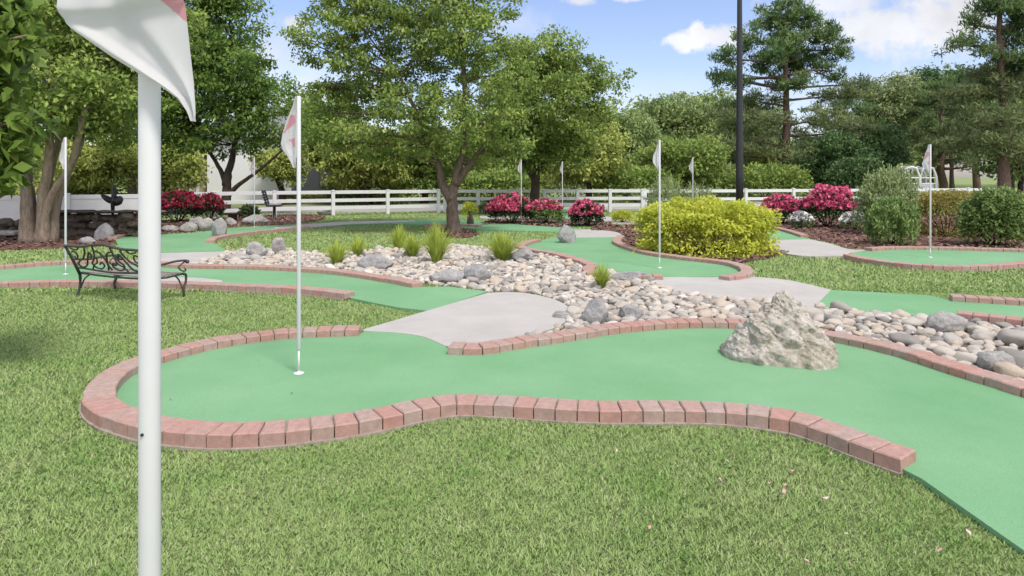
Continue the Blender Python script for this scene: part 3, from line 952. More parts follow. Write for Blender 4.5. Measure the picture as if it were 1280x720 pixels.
def pin(x, y, z, label, flagme, group='flag pins of the holes', thick=0.0143, foot=True):
    r = empty('flag_pin', (x, y, z), label, 'flag pin', group)
    m = MB()
    m.lathe([(0.0075, 0.0), (0.0075, 0.17)], n=10)
    m.lathe([(0.0095, 0.165), (thick, 0.172), (thick, PIN_H-z-0.006), (thick*0.7, PIN_H-z)], n=16)
    m.obj('pole', M['white'], r, True)
    c = MB()
    c.lathe([(0.036, 0.0), (0.037, 0.006), (0.030, 0.009), (0.012, 0.009), (0.009, 0.02)], n=20)
    c.obj('cup_ring', M['white'], r, True)
    f = link('flag', flagme, None, r, True)
    f.location = (0, 0, PIN_H-z-0.004)
    return r
U = 4.57/FOC
FL = []
for i in range(4):
    rr = random.Random(40+i)
    k = [1.0, 0.85, 1.1, 0.75][i]; hh = [1.0, 0.93, 1.0, 0.9][i]
    rl = [(t*hh, x*k*(1+rr.uniform(-0.12, 0.12) if i else 1)) for t, x in HANG_L]; rr_ = [(t*hh, x) for t, x in HANG_R]
    me = flag_mesh(rl, rr_, 87*hh, U, EMB if i in (0, 2) else [], 50+i)
    me.materials.append(M['cloth']); me.materials.append(M['pink'])
    FL.append(me)
def pinpx(px, py, label, fi, z=TZ):
    x, y = G(px, py, z); return pin(x, y, z, label, FL[fi])
pinpx(373.5, 467, 'white flag pin on the nearest green, drooping white flag with faded pink print', 0)
pinpx(824.5, 335, 'white flag pin on the green in front of the yellow bush', 1)
pinpx(1163, 322, 'white flag pin on the far right green with shrubs behind', 2)
pinpx(82, 343, 'white flag pin beside the multi-stemmed tree, left of the bench', 3)
pinpx(318, 283.5, 'thin far flag pin with pinkish flag before the white building', 2)
pinpx(651.5, 279.5, 'far flag pin standing in front of the widest pink azalea', 1)
pinpx(703, 271, 'far flag pin between the two pink azalea bushes near the fence', 3)
pinpx(866, 284, 'far flag pin rising from behind the yellow bush', 1)

# nearest pin: its flag drapes across the pole
NU = 0.91/FOC
NL = [(0,-3),(40,-18),(79,-45),(179,-85),(279,-108),(304,-110),(311,-109),(317,-103),(349,-56),(373,-15),(387,10),(399,28),(414,40),(426,46)]
NR = [(0,3),(79,15),(179,30),(279,36),(304,39),(339,43),(379,48),(406,50),(418,50.5),(426,49.5)]
def drape(x, t):
    # a soft crease running down to the left, the cloth below it hangs back
    line = 303-0.03*max(0, x+110)**1.5*0.45
    k = 1/(1+math.exp(-(t-line)/2.2))
    return 0.018*k - 0.000012*(x+40)**2*0.02
PK = [[(2,273),(34,240),(60,200),(60,310),(36,306),(25,297),(12,285)]]
nm = flag_mesh(NL, NR, 426, 0.86/FOC, PK, 77, 110, 300, 0.007, 0.05, drape, 0.489/426)
nm.materials.append(M['cloth']); nm.materials.append(M['pink'])
npin = pin(AT(187, 400, 0.91).x, 0.91, 0.0, 'nearest white flag pin in front of the camera, flag draped across its thick pole', nm)

m = MB(); m.tube([(-0.002, -0.0135, 1.04), (-0.0022, -0.0162, 1.04)], 0.0022, 8); m.obj('set_screw', M['black'], npin)

# ================================================================ BENCH
def bench():
    lx, ly = G(100, 370)
    rx, ry = G(188, 380)
    ang = math.atan2(ry-ly, rx-lx); L = math.hypot(rx-lx, ry-ly)
    r = empty('garden_bench', (lx, ly, 0), 'dark cast iron garden bench with scrolled open back, standing on the lawn', 'bench', None, ang)
    D = 0.42; hs = 0.275
    fr = MB()
    # seat rails (y forward = away from the viewer)
    for yy in (0.0, D):
        fr.tube([(0.0, yy, hs), (L*0.25, yy, hs-0.01), (L*0.5, yy, hs-0.014), (L*0.75, yy, hs-0.01), (L, yy, hs)], 0.013, 6)
    for xx in (0.0, L*0.5, L):
        fr.tube([(xx, 0, hs), (xx, D*0.5, hs-0.012), (xx, D, hs+0.006)], 0.012, 6)
    fr.obj('seat_frame', M['iron'], r, True)
    st = MB()
    for k in range(7):
        yy = 0.03+k*(D-0.06)/6
        st.box((L/2, yy, hs+0.012-0.02*math.sin(PI*k/6)*0.6), (L-0.02, 0.034, 0.012), 0, 0.003)
    st.obj('seat', M['wood'], r)
    # legs
    for xx, yy, out in ((0, 0, -1), (L, 0, -1), (0, D, 1), (L, D, 1)):
        lg = MB()
        if out < 0:
            pts = [(xx, yy, hs), (xx, yy+0.004, 0.16), (xx, yy-0.012, 0.07), (xx, yy-0.03, 0.0)]
        else:
            pts = [(xx, yy, hs+0.005), (xx, yy+0.035, hs-0.02), (xx, yy+0.03, 0.17), (xx, yy+0.0, 0.1), (xx, yy+0.015, 0.0)]
        lg.tube(spline(pts, 5), [0.017]*4+[0.014]*(len(spline(pts, 5))-4), 7)
        q = [(xx+(0.17 if xx == 0 else -0.17), yy, hs-0.012), (xx+(0.08 if xx == 0 else -0.08), yy, hs-0.07), (xx+(0.015 if xx == 0 else -0.015), yy, 0.10)]
        lg.tube(spline(q, 5), 0.009, 6)
        lg.obj('leg', M['iron'], r, True)
    # back, leaning towards the viewer at the top
    def bk(u, v, d=0.0):
        return (u, -0.02-0.42*v+d, hs+0.02+v)
    T = 0.325
    top = lambda u: T*(0.93+0.13*math.sin(PI*min(1, max(0, u/L)))+0.0)
    bf = MB()
    ps = [bk(-0.035+(L+0.07)*k/24, top(-0.035+(L+0.07)*k/24)+0.012*math.cos(k/24*4*PI)) for k in range(25)]
    bf.tube(ps, 0.015, 7)
    bf.tube([(0, 0, hs-0.02), bk(0.0, 0.08), bk(-0.012, 0.2), ps[0]], [0.018, 0.018, 0.016, 0.014], 7)
    bf.tube([(L, 0, hs-0.02), bk(L, 0.08), bk(L+0.012, 0.2), ps[-1]], [0.018, 0.018, 0.016, 0.014], 7)
    bf.tube([bk(L*k/16, 0.035+0.012*math.cos(k/16*2*PI)) for k in range(17)], 0.012, 6)
    bf.obj('back_frame', M['iron'], r, True)
    sc = MB()
    def scroll(pts, rad=0.009):
        sc.tube(spline([bk(u, v) for u, v in pts], 6), rad, 6)
    for sgn in (1, -1):
        X = lambda u: L/2+sgn*(u-L/2)
        scroll([(X(0.30), 0.30), (X(0.27), 0.24), (X(0.20), 0.17), (X(0.11), 0.13), (X(0.07), 0.09), (X(0.13), 0.06), (X(0.22), 0.09), (X(0.28), 0.17), (X(0.35), 0.25), (X(0.37), 0.20), (X(0.33), 0.19)], 0.011)
        scroll([(X(0.04), 0.24), (X(0.09), 0.25), (X(0.12), 0.20), (X(0.08), 0.16), (X(0.05), 0.19)])
        scroll([(X(0.45), 0.33), (X(0.44), 0.25), (X(0.39), 0.17), (X(0.33), 0.12), (X(0.37), 0.07), (X(0.46), 0.06), (X(0.53), 0.10), (X(0.50), 0.14), (X(0.46), 0.11)], 0.01)
        scroll([(X(0.48), 0.27), (X(0.54), 0.25), (X(0.58), 0.19), (X(0.60), 0.12), (X(0.57), 0.05)], 0.011)
        scroll([(X(0.20), 0.31), (X(0.15), 0.27), (X(0.05), 0.285)])
        scroll([(X(0.30), 0.05), (X(0.35), 0.10), (X(0.42), 0.13), (X(0.45), 0.20)])
    sc.obj('back_scrollwork', M['iron'], r, True)
    for xx in (0, L):
        am = MB()
        o_ = 0.01 if xx else -0.01
        pts = [bk(xx, 0.15), (xx+o_, 0.12, hs+0.145), (xx+o_, D*0.7, hs+0.16), (xx+o_, D+0.02, hs+0.155), (xx+o_, D+0.05, hs+0.135)]
        am.tube(spline(pts, 5), 0.013, 7)
        am.lathe([(0.004, -0.022), (0.022, -0.014), (0.024, 0.008), (0.008, 0.022)], (xx+o_, D+0.045, hs+0.14), 10)
        am.tube(spline([(xx+o_, D+0.02, hs+0.15), (xx, D-0.06, hs+0.09), (xx, D-0.02, hs+0.04), (xx, D+0.03, hs+0.035), (xx, D+0.02, hs+0.065)], 6), 0.009, 6)
        am.obj('armrest', M['iron'], r, True)
bench()

# ================================================================ FENCE
FH = 0.9
def fpoint(px, Z): return ((px-640)*Z/FOC, Z)
def fence(pts, label, spacing, rails=(0.86, 0.56, 0.28), solid=False, ground=0.0):
    root = empty('rail_fence', (pts[0][0], pts[0][1], 0), label, 'fence')
    P = [Vector((p[0], p[1], 0)) for p in pts]
    cum = [0]
    for i in range(1, len(P)): cum.append(cum[-1]+(P[i]-P[i-1]).length)
    tot = cum[-1]; n = max(1, round(tot/spacing))
    def at(s):
        s = max(0, min(tot, s)); i = 1
        while i < len(cum)-1 and cum[i] < s: i += 1
        return P[i-1].lerp(P[i], (s-cum[i-1])/(cum[i]-cum[i-1]))
    nodes = [at(tot*k/n) for k in range(n+1)]
    base = P[0]
    for k, q in enumerate(nodes):
        d = nodes[min(n, k+1)]-nodes[max(0, k-1)]; a = math.atan2(d.y, d.x)
        m = MB(); m.box((q.x-base.x, q.y-base.y, FH/2), (0.12, 0.12, FH), a, 0.006)
        po = m.obj('post', M['fence'], root); m = MB()
        m.box((q.x-base.x, q.y-base.y, FH+0.012), (0.145, 0.145, 0.024), a, 0.008)
        m.box((q.x-base.x, q.y-base.y, FH+0.034), (0.10, 0.10, 0.02), a, 0.009)
        m.obj('post_cap', M['fence'], po)
    for z in rails:
        m = MB()
        for k in range(n):
            a, c = nodes[k], nodes[k+1]; d = c-a; mid = (a+c)/2-base
            m.box((mid.x, mid.y, z), (d.length-0.124, 0.045, 0.125), math.atan2(d.y, d.x), 0.004)
        m.obj('rail', M['fence'], root)
    if solid:
        m = MB()
        for k in range(n):
            a, c = nodes[k], nodes[k+1]; d = c-a; mid = (a+c)/2-base
            m.box((mid.x, mid.y, 0.40), (d.length-0.124, 0.02, 0.74), math.atan2(d.y, d.x))
        m.obj('panel', M['fence'], root)
    return root
fence([fpoint(-220, 17.0), fpoint(-40, 17.6), fpoint(178, 19.6)], 'white fence with solid low panels behind the multi-stemmed tree and the bench', 1.9, (0.83,), True)
fence([fpoint(182, 19.9), fpoint(330, 22.5), fpoint(548, 25.3)], 'white three rail fence behind the shaded lawn mound, left of the middle tree trunk', 1.9)
fence([fpoint(556, 25.4), fpoint(650, 25.6), fpoint(803, 26.0)], 'white three rail fence behind the pink azaleas, up to the yellow bush', 1.36)
fence([fpoint(806, 26.1), fpoint(940, 27.2), fpoint(1085, 28.5), fpoint(1260, 30.2)], 'white rail fence behind the yellow bush and right azaleas', 2.3, (0.84, 0.5, 0.2))

# ================================================================ SMALL FURNITURE
def chair():
    x, y = G(343, 275)
    r = empty('outdoor_chair', (x, y, 0), 'black pedestal chair with grey seat pad in front of the far fence', 'chair', None, PI*0.05)
    s = y/FOC
    m = MB(); m.box((0, 0, 0.47), (0.46, 0.44, 0.05), 0, 0.012); m.obj('seat', M['black'], r)
    m = MB(); m.box((0.03, 0, 0.52), (0.34, 0.36, 0.05), 0, 0.02); m.obj('seat_pad', M['greyrock'], r)
    m = MB()
    vs = []
    m.tube([(-0.2, -0.18, 0.48), (-0.27, -0.18, 0.75), (-0.34, -0.17, 0.98)], 0.025, 6); m.tube([(-0.2, 0.18, 0.48), (-0.27, 0.18, 0.75), (-0.34, 0.17, 0.98)], 0.025, 6)
    for k in range(5):
        z = 0.58+k*0.085
        m.box((-0.225-0.24*(z-0.5)/0.9-0.02, 0, z), (0.03, 0.36, 0.06), 0, 0.005)
    m.obj('backrest', M['black'], r)
    m = MB(); m.lathe([(0.20, 0), (0.19, 0.03), (0.05, 0.06), (0.045, 0.44), (0.12, 0.45)], n=14); m.obj('pedestal', M['black'], r, True)
chair()
def bucket():
    x, y = G(291, 278)
    m = MB(); m.lathe([(0.10, 0), (0.145, 0.27), (0.155, 0.275), (0.155, 0.295), (0.13, 0.295), (0.12, 0.26)], n=18)
    o = m.obj('flower_pot', m_plain('dark_clay', (0.05, 0.035, 0.03), 0.8), None, True); o.location = (x, y, 0)
    tag(o, 'small dark pot right of the fork-trunked dark tree', 'pot')
bucket()
def ornament():
    x, y = G(142, 292)
    y = 15.4; x = (141-640)*y/FOC
    r = empty('garden_ornament', (x, y, 0.55), 'dark iron ornament with curved blades on top of the dark stone wall', 'ornament')
    m = MB(); m.tube([(0, 0, -0.05), (0.0, 0, 0.25), (0.03, 0, 0.5), (0.05, 0, 0.6)], [0.03, 0.05, 0.035, 0.02], 8); m.obj('stem', M['black'], r, True)
    for a, L, w in ((2.75, 0.30, 0.06), (0.25, 0.2, 0.10), (-0.2, 0.16, 0.08), (1.5, 0.36, 0.05)):
        m = MB(); pts = []
        for k in range(7):
            t = k/6
            pts.append((math.cos(a)*L*t, 0.03*math.sin(t*3), 0.26+math.sin(a)*L*t+0.06*t*t))
        m.tube(pts, [w*(0.35+0.9*math.sin(PI*min(1, t*0.8+0.15))) for t in [k/6 for k in range(7)]], 8); m.obj('blade', M['black'], r, True)
ornament()
def dark_wall():
    r = empty('stone_wall', ((68-640)*15/FOC, 15.0, 0), 'low dark dry stone wall behind the bench, between tree trunk and mulch', 'stone wall')
    m = MB(); rr = random.Random(9)
    nb = MB()
    for row in range(3):
        x = -0.15+rr.uniform(0, 0.1)
        while x < 1.85:
            w = rr.uniform(0.2, 0.62); h = 0.2*rr.uniform(0.8, 1.3)
            v = rock_verts(ICO3[0], rr.randrange(9999), 0.35, 0.9, 0.14)
            zc_ = 0.08+row*0.185+rr.uniform(-0.03, 0.03); yo = rr.uniform(-0.05, 0.05)
            vs = [(x+w/2+p.x*w*0.62, p.y*0.24+row*0.05+yo, zc_+p.z*h*0.72) for p in v]
            nb.add(vs, ICO3[1], rr.random()); x += w*0.9
    nb.obj('stones', M['darkrock'], r)
    cp = MB()
    x = -0.15
    while x < 1.9:
        w = rr.uniform(0.4, 0.7)
        v = rock_verts(ICO2[0], rr.randrange(9999), 0.15, 0.85, 0.08)
        cp.add([(x+w/2+p.x*w*0.6, p.y*0.3+0.06, 0.60+p.z*0.05) for p in v], ICO2[1]); x += w*0.95
    cp.obj('coping', M['darkrock'], r)
    r2 = empty('stone_wall', ((-30-640)*15.5/FOC, 15.5, 0), 'low dark stone wall with flat pale slab left of the multi-stemmed tree', 'stone wall')
    nb = MB()
    for row in range(2):
        x = -0.6
        while x < 1.25:
            w = rr.uniform(0.3, 0.6)
            v = rock_verts(ICO2[0], rr.randrange(9999), 0.2, 0.7, 0.1)
            nb.add([(x+w/2+p.x*w*0.55, p.y*0.25+row*0.05, 0.1+row*0.2+p.z*0.14) for p in v], ICO2[1], rr.random()); x += w*0.95
    nb.obj('stones', M['darkrock'], r2)
    sl = MB(); sl.box((0.5, -0.5, 0.1), (1.9, 0.45, 0.09), 0.05, 0.02); sl.obj('slab', M['palerock'], r2)
dark_wall()

def lamp():
    Y = 16.5; x = (924.5-640)*Y/FOC
    r = empty('lamp_post', (x, Y, 0), 'tall black lamp post rising from behind the yellow bush', 'lamp post')
    m = MB(); m.lathe([(0.095, 0.3), (0.092, 1.5), (0.062, 5.9), (0.05, 8.0), (0.02, 8.02)], n=20); m.obj('pole', M['black'], r, True)
    m = MB(); m.lathe([(0.2, 0), (0.2, 0.25), (0.12, 0.33), (0.1, 0.34)], n=20); m.obj('base', M['black'], r, True)
    m = MB(); m.box((0, -0.3, 7.95), (0.06, 0.6, 0.06)); m.obj('arm', M['black'], r)
    m = MB(); m.box((0, -0.75, 7.93), (0.34, 0.55, 0.12), 0, 0.02); m.obj('lamp_head', M['black'], r)
lamp()

def arbor():
    Y = 36.0; s = Y/FOC
    x0 = (1129-640)*s; r = empty('garden_arbor', (x0, Y, 0), 'white double arched garden arbor beyond the hedge behind the far right pin', 'arbor')
    W = 42*s
    for k in range(2):
        m = MB(); c = W*(0.25+0.5*k); hw = W*0.235; zt = 1.4+13.5*s
        for dy in (0, 0.9):
            pts = [(c-hw, dy, 0.0), (c-hw, dy, zt-0.55), (c-hw*0.62, dy, zt-0.08), (c, dy, zt), (c+hw*0.62, dy, zt-0.08), (c+hw, dy, zt-0.55), (c+hw, dy, 0)]
            m.tube(pts, 0.06, 6)
            for z in (zt-0.62, zt-0.95, zt-1.25): m.tube([(c-hw, dy, z), (c+hw, dy, z)], 0.04, 6)
        for z, w in ((zt-0.02, 0.0), (zt-0.1, 0.6), (zt-0.1, -0.6)):
            m.tube([(c+hw*w, 0, z), (c+hw*w, 0.9, z)], 0.04, 6)
        m.obj('arch', M['fence'], r, True)
    m = MB(); m.box((W*0.75, 0.4, 0.85), (W*0.4, 0.6, 0.5), 0, 0.02); m.obj('seat_back', M['fence'], r)
arbor()

def building():
    Y = 34.0; s = Y/FOC
    r = empty('white_building', ((280-640)*s, Y, 0), 'white building behind the fork-trunked dark tree', 'building')
    w = 6.2
    m = MB(); m.box((1.0, 2.5, 1.75), (w-2.4, 5, 3.5)); 
    m.obj('wall', m_plain('bright_white_siding', (0.82, 0.82, 0.82), 0.7, 0.2, 0.02), r)
    m = MB(); m.add([(-1.2, -0.4, 3.5), (3.2, -0.4, 3.5), (3.2, 5.4, 3.5), (-1.2, 5.4, 3.5), (-1.2, 2.5, 4.9), (3.2, 2.5, 4.9)], [(0,1,5,4), (2,3,4,5), (0,4,3), (1,2,5), (3,2,1,0)])
    m.obj('roof', m_plain('grey_roof', (0.2, 0.2, 0.21), 0.9), r)
    pm = m_plain('beige_paint', (0.45, 0.38, 0.27), 0.8)
    m = MB(); m.box((-1.9, 1.5, 1.6), (1.3, 3.0, 3.2)); m.obj('porch', pm, r)
    for x in (-2.3, -1.7, -1.35):
        m = MB(); m.box((x, -0.1, 1.5), (0.12, 0.12, 3.0), 0, 0.01); m.obj('post', M['fence'], r)
building()
def screen():
    Y = 36.0; s = Y/FOC
    r = empty('screen_fence', ((385-640)*s, Y, 0), 'dark grey slatted screen fence behind the white rails, right of the white building', 'screen fence')
    gm = m_plain('dark_grey_panel', (0.07, 0.075, 0.085), 0.7)
    m = MB()
    for k in range(38): m.box((-1.9+k*0.105, 0, 1.0), (0.095, 0.03, 2.0), 0, 0.006)
    m.obj('panel', gm, r)
    for x in (-1.95, -0.6, 0.75, 2.1):
        m = MB(); m.box((x, -0.06, 1.05), (0.09, 0.09, 2.1), 0, 0.01); m.obj('post', gm, r)
screen()

# ================================================================ FOLIAGE
def leaf_quads(P, size, up=0.35, droop=0.25, asp=0.5, rng=RNG, outward=None, flat=None):
    """diamond leaves at points P (N,3)"""
    N = len(P)
    d = rng.normal(size=(N, 3))
    if outward is not None: d = d*0.7 + outward*0.9
    d[:,2] -= droop
    d /= np.linalg.norm(d, axis=1)[:,None]+1e-9
    nrm = rng.normal(size=(N, 3)); nrm[:,2] += up*4
    s = np.cross(d, nrm); s /= np.linalg.norm(s, axis=1)[:,None]+1e-9
    n2 = np.cross(s, d)
    L = size*rng.uniform(0.65, 1.3, N)
    W = L*asp*rng.uniform(0.8, 1.2, N)
    V = np.zeros((N, 4, 3))
    V[:,0] = P - d*(L*0.5)[:,None]
    V[:,1] = P - d*(L*0.05)[:,None] + s*(W*0.5)[:,None] + n2*(W*0.12)[:,None]
    V[:,2] = P + d*(L*0.5)[:,None]
    V[:,3] = P - d*(L*0.05)[:,None] - s*(W*0.5)[:,None] + n2*(W*0.12)[:,None]
    return V

def clump_points(centres, rad, per, rng=RNG, flat=0.6):
    """leaf positions spread about the cluster centres"""
    C = np.asarray(centres); K = len(C)
    n = K*per
    idx = np.repeat(np.arange(K), per)
    d = rng.normal(size=(n, 3)); d /= np.linalg.norm(d, axis=1)[:,None]
    r = rad*rng.random(n)**0.45
    sc = rng.uniform(0.6, 1.35, K)[idx]
    off = d*(r*sc)[:,None]; off[:,2] *= flat
    return C[idx]+off, d, idx

def limb(mb, a, b, r0, r1, rr, wob=0.08, n=6, sides=7):
    a, b = Vector(a), Vector(b); L = (b-a).length
    pts, rad = [], []
    o1 = Vector((rr.uniform(-1,1), rr.uniform(-1,1), rr.uniform(-0.5,0.7)))*wob*L
    for k in range(n+1):
        t = k/n
        pts.append(a.lerp(b, t)+o1*math.sin(PI*t)+Vector((rr.uniform(-1,1), rr.uniform(-1,1), 0))*0.012*L*(1 if 0 < k < n else 0))
        rad.append(r0+(r1-r0)*t)
    mb.tube(pts, rad, sides)
    return pts

def tree(name, label, x, y, stems, blobs, leaf, lsize, nclus, per, crad, matl, bark, seed, group=None, trunk_r=0.15, asp=0.5, droop=0.3, flat=0.55, up=0.35, stems_only=False, shell=0.45):
    """blobs: (dx,dy,z,rx,ry,rz) crown masses relative to the base; stems: list of polylines relative to base"""
    rr = random.Random(seed); rng = np.random.default_rng(seed)
    root = empty(name, (x, y, 0), label, 'tree', group)
    tb = MB()
    tips = []
    for st in stems:
        pts, r0, r1 = st
        sp = spline([tuple(p) for p in pts], 5)
        m = len(sp)
        rad = [(r0+(r1-r0)*(k/(m-1)))*(1+0.45*math.exp(-k*0.9)) for k in range(m)]
        # uneven stem
        sp = [Vector(p)+Vector((rr.uniform(-1,1), rr.uniform(-1,1), 0))*r0*0.10 for p in sp]
        tb.tube(sp, rad, 10)
        tips.append((sp, rad))
    lb = tb if stems_only else MB()
    C = []
    vol = [b[3]*b[4]*b[5] for b in blobs]; sv = sum(vol)
    wts = [v**0.72 for v in vol]; sw = sum(wts)
    for b, w in zip(blobs, wts):
        c = Vector(b[:3])
        # limb from the nearest stem point below the blob
        best = None
        for sp, rad in tips:
            for k in range(len(sp)//2, len(sp)):
                p = sp[k]
                dd = (p-c).length + (2.0*max(0, p.z-c.z))
                if best is None or dd < best[0]: best = (dd, p, rad[k])
        a = best[1]
        main = limb(lb, a, c+Vector((0,0,-b[5]*0.1)), best[2]*0.8, max(0.012, best[2]*0.28), rr, 0.10, 7, 7)
        nk = max(3, int(nclus*w/sw))
        d = rng.normal(size=(nk, 3)); d /= np.linalg.norm(d, axis=1)[:,None]
        r = shell+(1-shell)*rng.random(nk)**0.7
        pts = d*r[:,None]*np.array(b[3:6])+np.array(b[:3])
        # lumpy surface
        pts += rng.normal(size=(nk, 3))*np.array(b[3:6])*0.07
        C.append(pts)
        for q in range(min(16, max(4, nk//7))):
            t = pts[rr.randrange(nk)]
            s0 = main[rr.randrange(2, len(main))]
            limb(lb, s0, t, max(0.008, best[2]*0.24), 0.006, rr, 0.12, 4, 5)
    if not stems_only: lb.obj('limbs', bark, root, True)
    C = np.concatenate(C)
    P, d, idx = clump_points(C, crad, per, rng, flat)
    tb.obj('trunk', bark, root, True)
    keep = P[:,2] > 0.15
    P, d, idx = P[keep], d[keep], idx[keep]
    d = d.copy()
    if droop < 0: d[:,2] += 0.5
    V = leaf_quads(P, lsize, up, droop, asp, rng, d)
    ct = rng.normal(0.5, 0.17, len(C))
    t = np.clip(ct[idx]+rng.normal(0, 0.17, len(P)), 0, 1)
    link('crown', np_mesh('crown', V, 4, t), matl, root)
    return root

def B(px, py, rpx, rpz, Y, x, y, dy=0.0, rdep=None):
    """crown blob seen at a pixel place, for a tree whose base stands at x, y"""
    Yb = Y+dy; s = Yb/FOC
    return ((px-640)*s-x, dy+(Y-y), CAM_H+(HOR-py)*s, rpx*s, (rdep if rdep else rpx*s*0.9), rpz*s)

# ---- T1 multi-stemmed tree at the left
x, y = G(48, 303)
s = y/FOC
st = []
for bx, tx, ty, r, dy in ((-12,-32,150,0.15,0.3), (-10,-12,120,0.15,-0.3), (0,8,130,0.12,0.5), (8,28,110,0.14,-0.2), (14,62,120,0.13,0.2), (12,85,140,0.10,-0.5)):
    zt = (303-ty)*s
    st.append(([(bx*s*0.9, dy*0.25, -0.05), (bx*s+0.25*(tx-bx)*s*0.5, dy*0.4, zt*0.3), (bx*s+0.6*(tx-bx)*s, dy*0.7, zt*0.62), (tx*s, dy*1.4, zt)], r, 0.05))
rr = random.Random(3)
bl = [B(px, py, a, c, y, x, y, dy) for px, py, a, c, dy in (
    (40,40,75,60,0), (120,40,75,55,0.6), (-40,60,70,60,-0.2), (170,90,42,40,0.4), (60,100,70,40,-0.8), (120,130,60,38,-0.4), (140,165,40,26,0.3), (30,140,60,34,-0.9),
    (-40,130,60,40,0), (60,-40,90,50,0.2), (150,-30,70,50,0.5), (100,60,70,50,2.0), (20,20,80,60,2.2), (80,150,50,25,1.5), (200,40,50,60,1.4), (0,175,40,22,-0.6))]
tree('leafy_tree', 'broad multi-stemmed tree in mulch at the left, behind the bench', x, y, st, bl, None, 0.115, 900, 62, 0.36, M['leaf_mid'], M['bark'], 21, 'deciduous trees round the course', flat=0.6)

# ---- T2 dark fork-trunked tree
x, y = G(282, 269); s = y/FOC
st = [([(0,0,-0.05),(0.02,0,0.8),(0.1,0,1.6),(0.3,0,2.4),(0.5,0.1,4.0),(0.4,0,6.2)], 0.19, 0.05),
      ([(0.02,0,1.15),(-0.2,0.1,1.6),(-0.65,0.2,2.3),(-1.5,0.2,3.6)], 0.11, 0.04),
      ([(0.05,0,0.72),(0.55,-0.1,1.15),(1.3,-0.2,1.65),(2.3,-0.2,2.5)], 0.10, 0.035)]
bl = [B(px, py, a, c, y, x, y, dy) for px, py, a, c, dy in (
    (240,20,80,60,0), (300,40,38,45,0), (210,80,70,55,0), (275,95,62,45,-0.6), (330,130,50,38,0), (350,165,46,24,0.3), (250,150,60,34,-0.3), (200,150,60,35,0.5), (290,178,55,20,0.2),
    (225,-50,80,50,0), (290,-20,45,45,0.5), (170,30,70,60,0.8), (240,60,70,60,2.0), (300,110,60,40,1.8), (180,110,60,50,-1.0), (215,180,40,16,0.2))]
tree('leafy_tree', 'dark fork-trunked tree near the white building, right of the foreground pole', x, y, st, bl, None, 0.16, 850, 70, 0.55, M['leaf_deep'], M['darkbark'], 22, 'deciduous trees round the course', flat=0.6)

# ---- T4 middle tree
x, y = G(567, 291); s = y/FOC
st = [([(0,0,-0.05),(-0.02,0,0.5),(-0.03,0.0,1.0),(0.12,0,1.6),(0.3,0.05,2.5),(0.25,0.1,4.2),(0.1,0,5.4)], 0.175, 0.04),
      ([(-0.03,0,0.85),(-0.3,0.05,1.25),(-0.42,0.1,1.8),(-0.9,0.2,2.9),(-1.4,0.2,4.0)], 0.13, 0.035),
      ([(0.05,0,1.25),(0.35,-0.15,1.6),(0.8,-0.4,2.2),(1.5,-0.6,3.0)], 0.10, 0.03)]
bl = [B(px, py, a, c, y, x, y, dy) for px, py, a, c, dy in (
    (520,15,90,40,0), (460,10,75,32,0.5), (575,40,65,42,-0.8), (420,40,62,24,-0.2), (375,45,26,10,0), (440,62,50,14,0), (395,72,35,9,0.2), (460,82,55,16,-0.5), (520,70,60,24,0.4), (620,90,50,36,-0.5), (600,150,62,34,-0.8),
    (440,112,62,16,0.2), (400,108,38,11,0), (410,140,45,16,0.1), (450,165,55,20,-0.6), (520,130,62,26,-1.0), (530,175,56,24,-0.5), (480,195,52,14,0), (630,185,46,22,-0.2), (590,200,30,12,0.4), (410,178,40,15,0.5),
    (540,-40,95,40,0.3), (470,-35,65,30,0.3), (540,50,70,40,1.8), (480,120,70,40,2.0), (580,120,60,50,1.6), (430,-8,46,14,0), (660,60,35,14,0), (600,5,60,24,0.2))]
tree('leafy_tree', 'large spreading tree with forked trunk in the middle, on the lawn mound', x, y, st, bl, None, 0.105, 1080, 56, 0.33, M['leaf_mid'], M['midbark'], 23, 'deciduous trees round the course', flat=0.5, shell=0.3)

# ---- T5 rounder tree to its right
Y = 24.0; x = (669-640)*Y/FOC; y = Y
st = [([(0,0,-0.05),(0,0,1.0),(0.05,0,2.0),(0.1,0,3.4),(0.1,0,5.5)], 0.21, 0.05), ([(0,0,1.3),(-0.6,0.1,2.2),(-1.2,0.1,3.4)], 0.1, 0.03), ([(0.02,0,1.6),(0.8,0,2.4),(1.8,0.1,3.6)], 0.1, 0.03)]
bl = [B(px, py, a, c, y, x, y, dy) for px, py, a, c, dy in (
    (680,72,52,34,0), (640,90,50,40,0.3), (720,95,46,34,-0.3), (758,100,24,16,0), (735,125,40,26,0), (680,130,62,36,-1.2), (630,140,50,40,0), (700,165,52,28,-0.5), (650,185,48,24,0), (725,180,36,18,0.2), (690,200,45,14,0), (600,170,40,30,0.5), (680,110,60,50,2.0), (745,150,30,16,0.3))]
tree('leafy_tree', 'rounded tree behind the pink azaleas, right of the large spreading tree', x, y, st, bl, None, 0.15, 620, 64, 0.45, M['leaf_mid'], M['darkbark'], 24, 'deciduous trees round the course', flat=0.6)

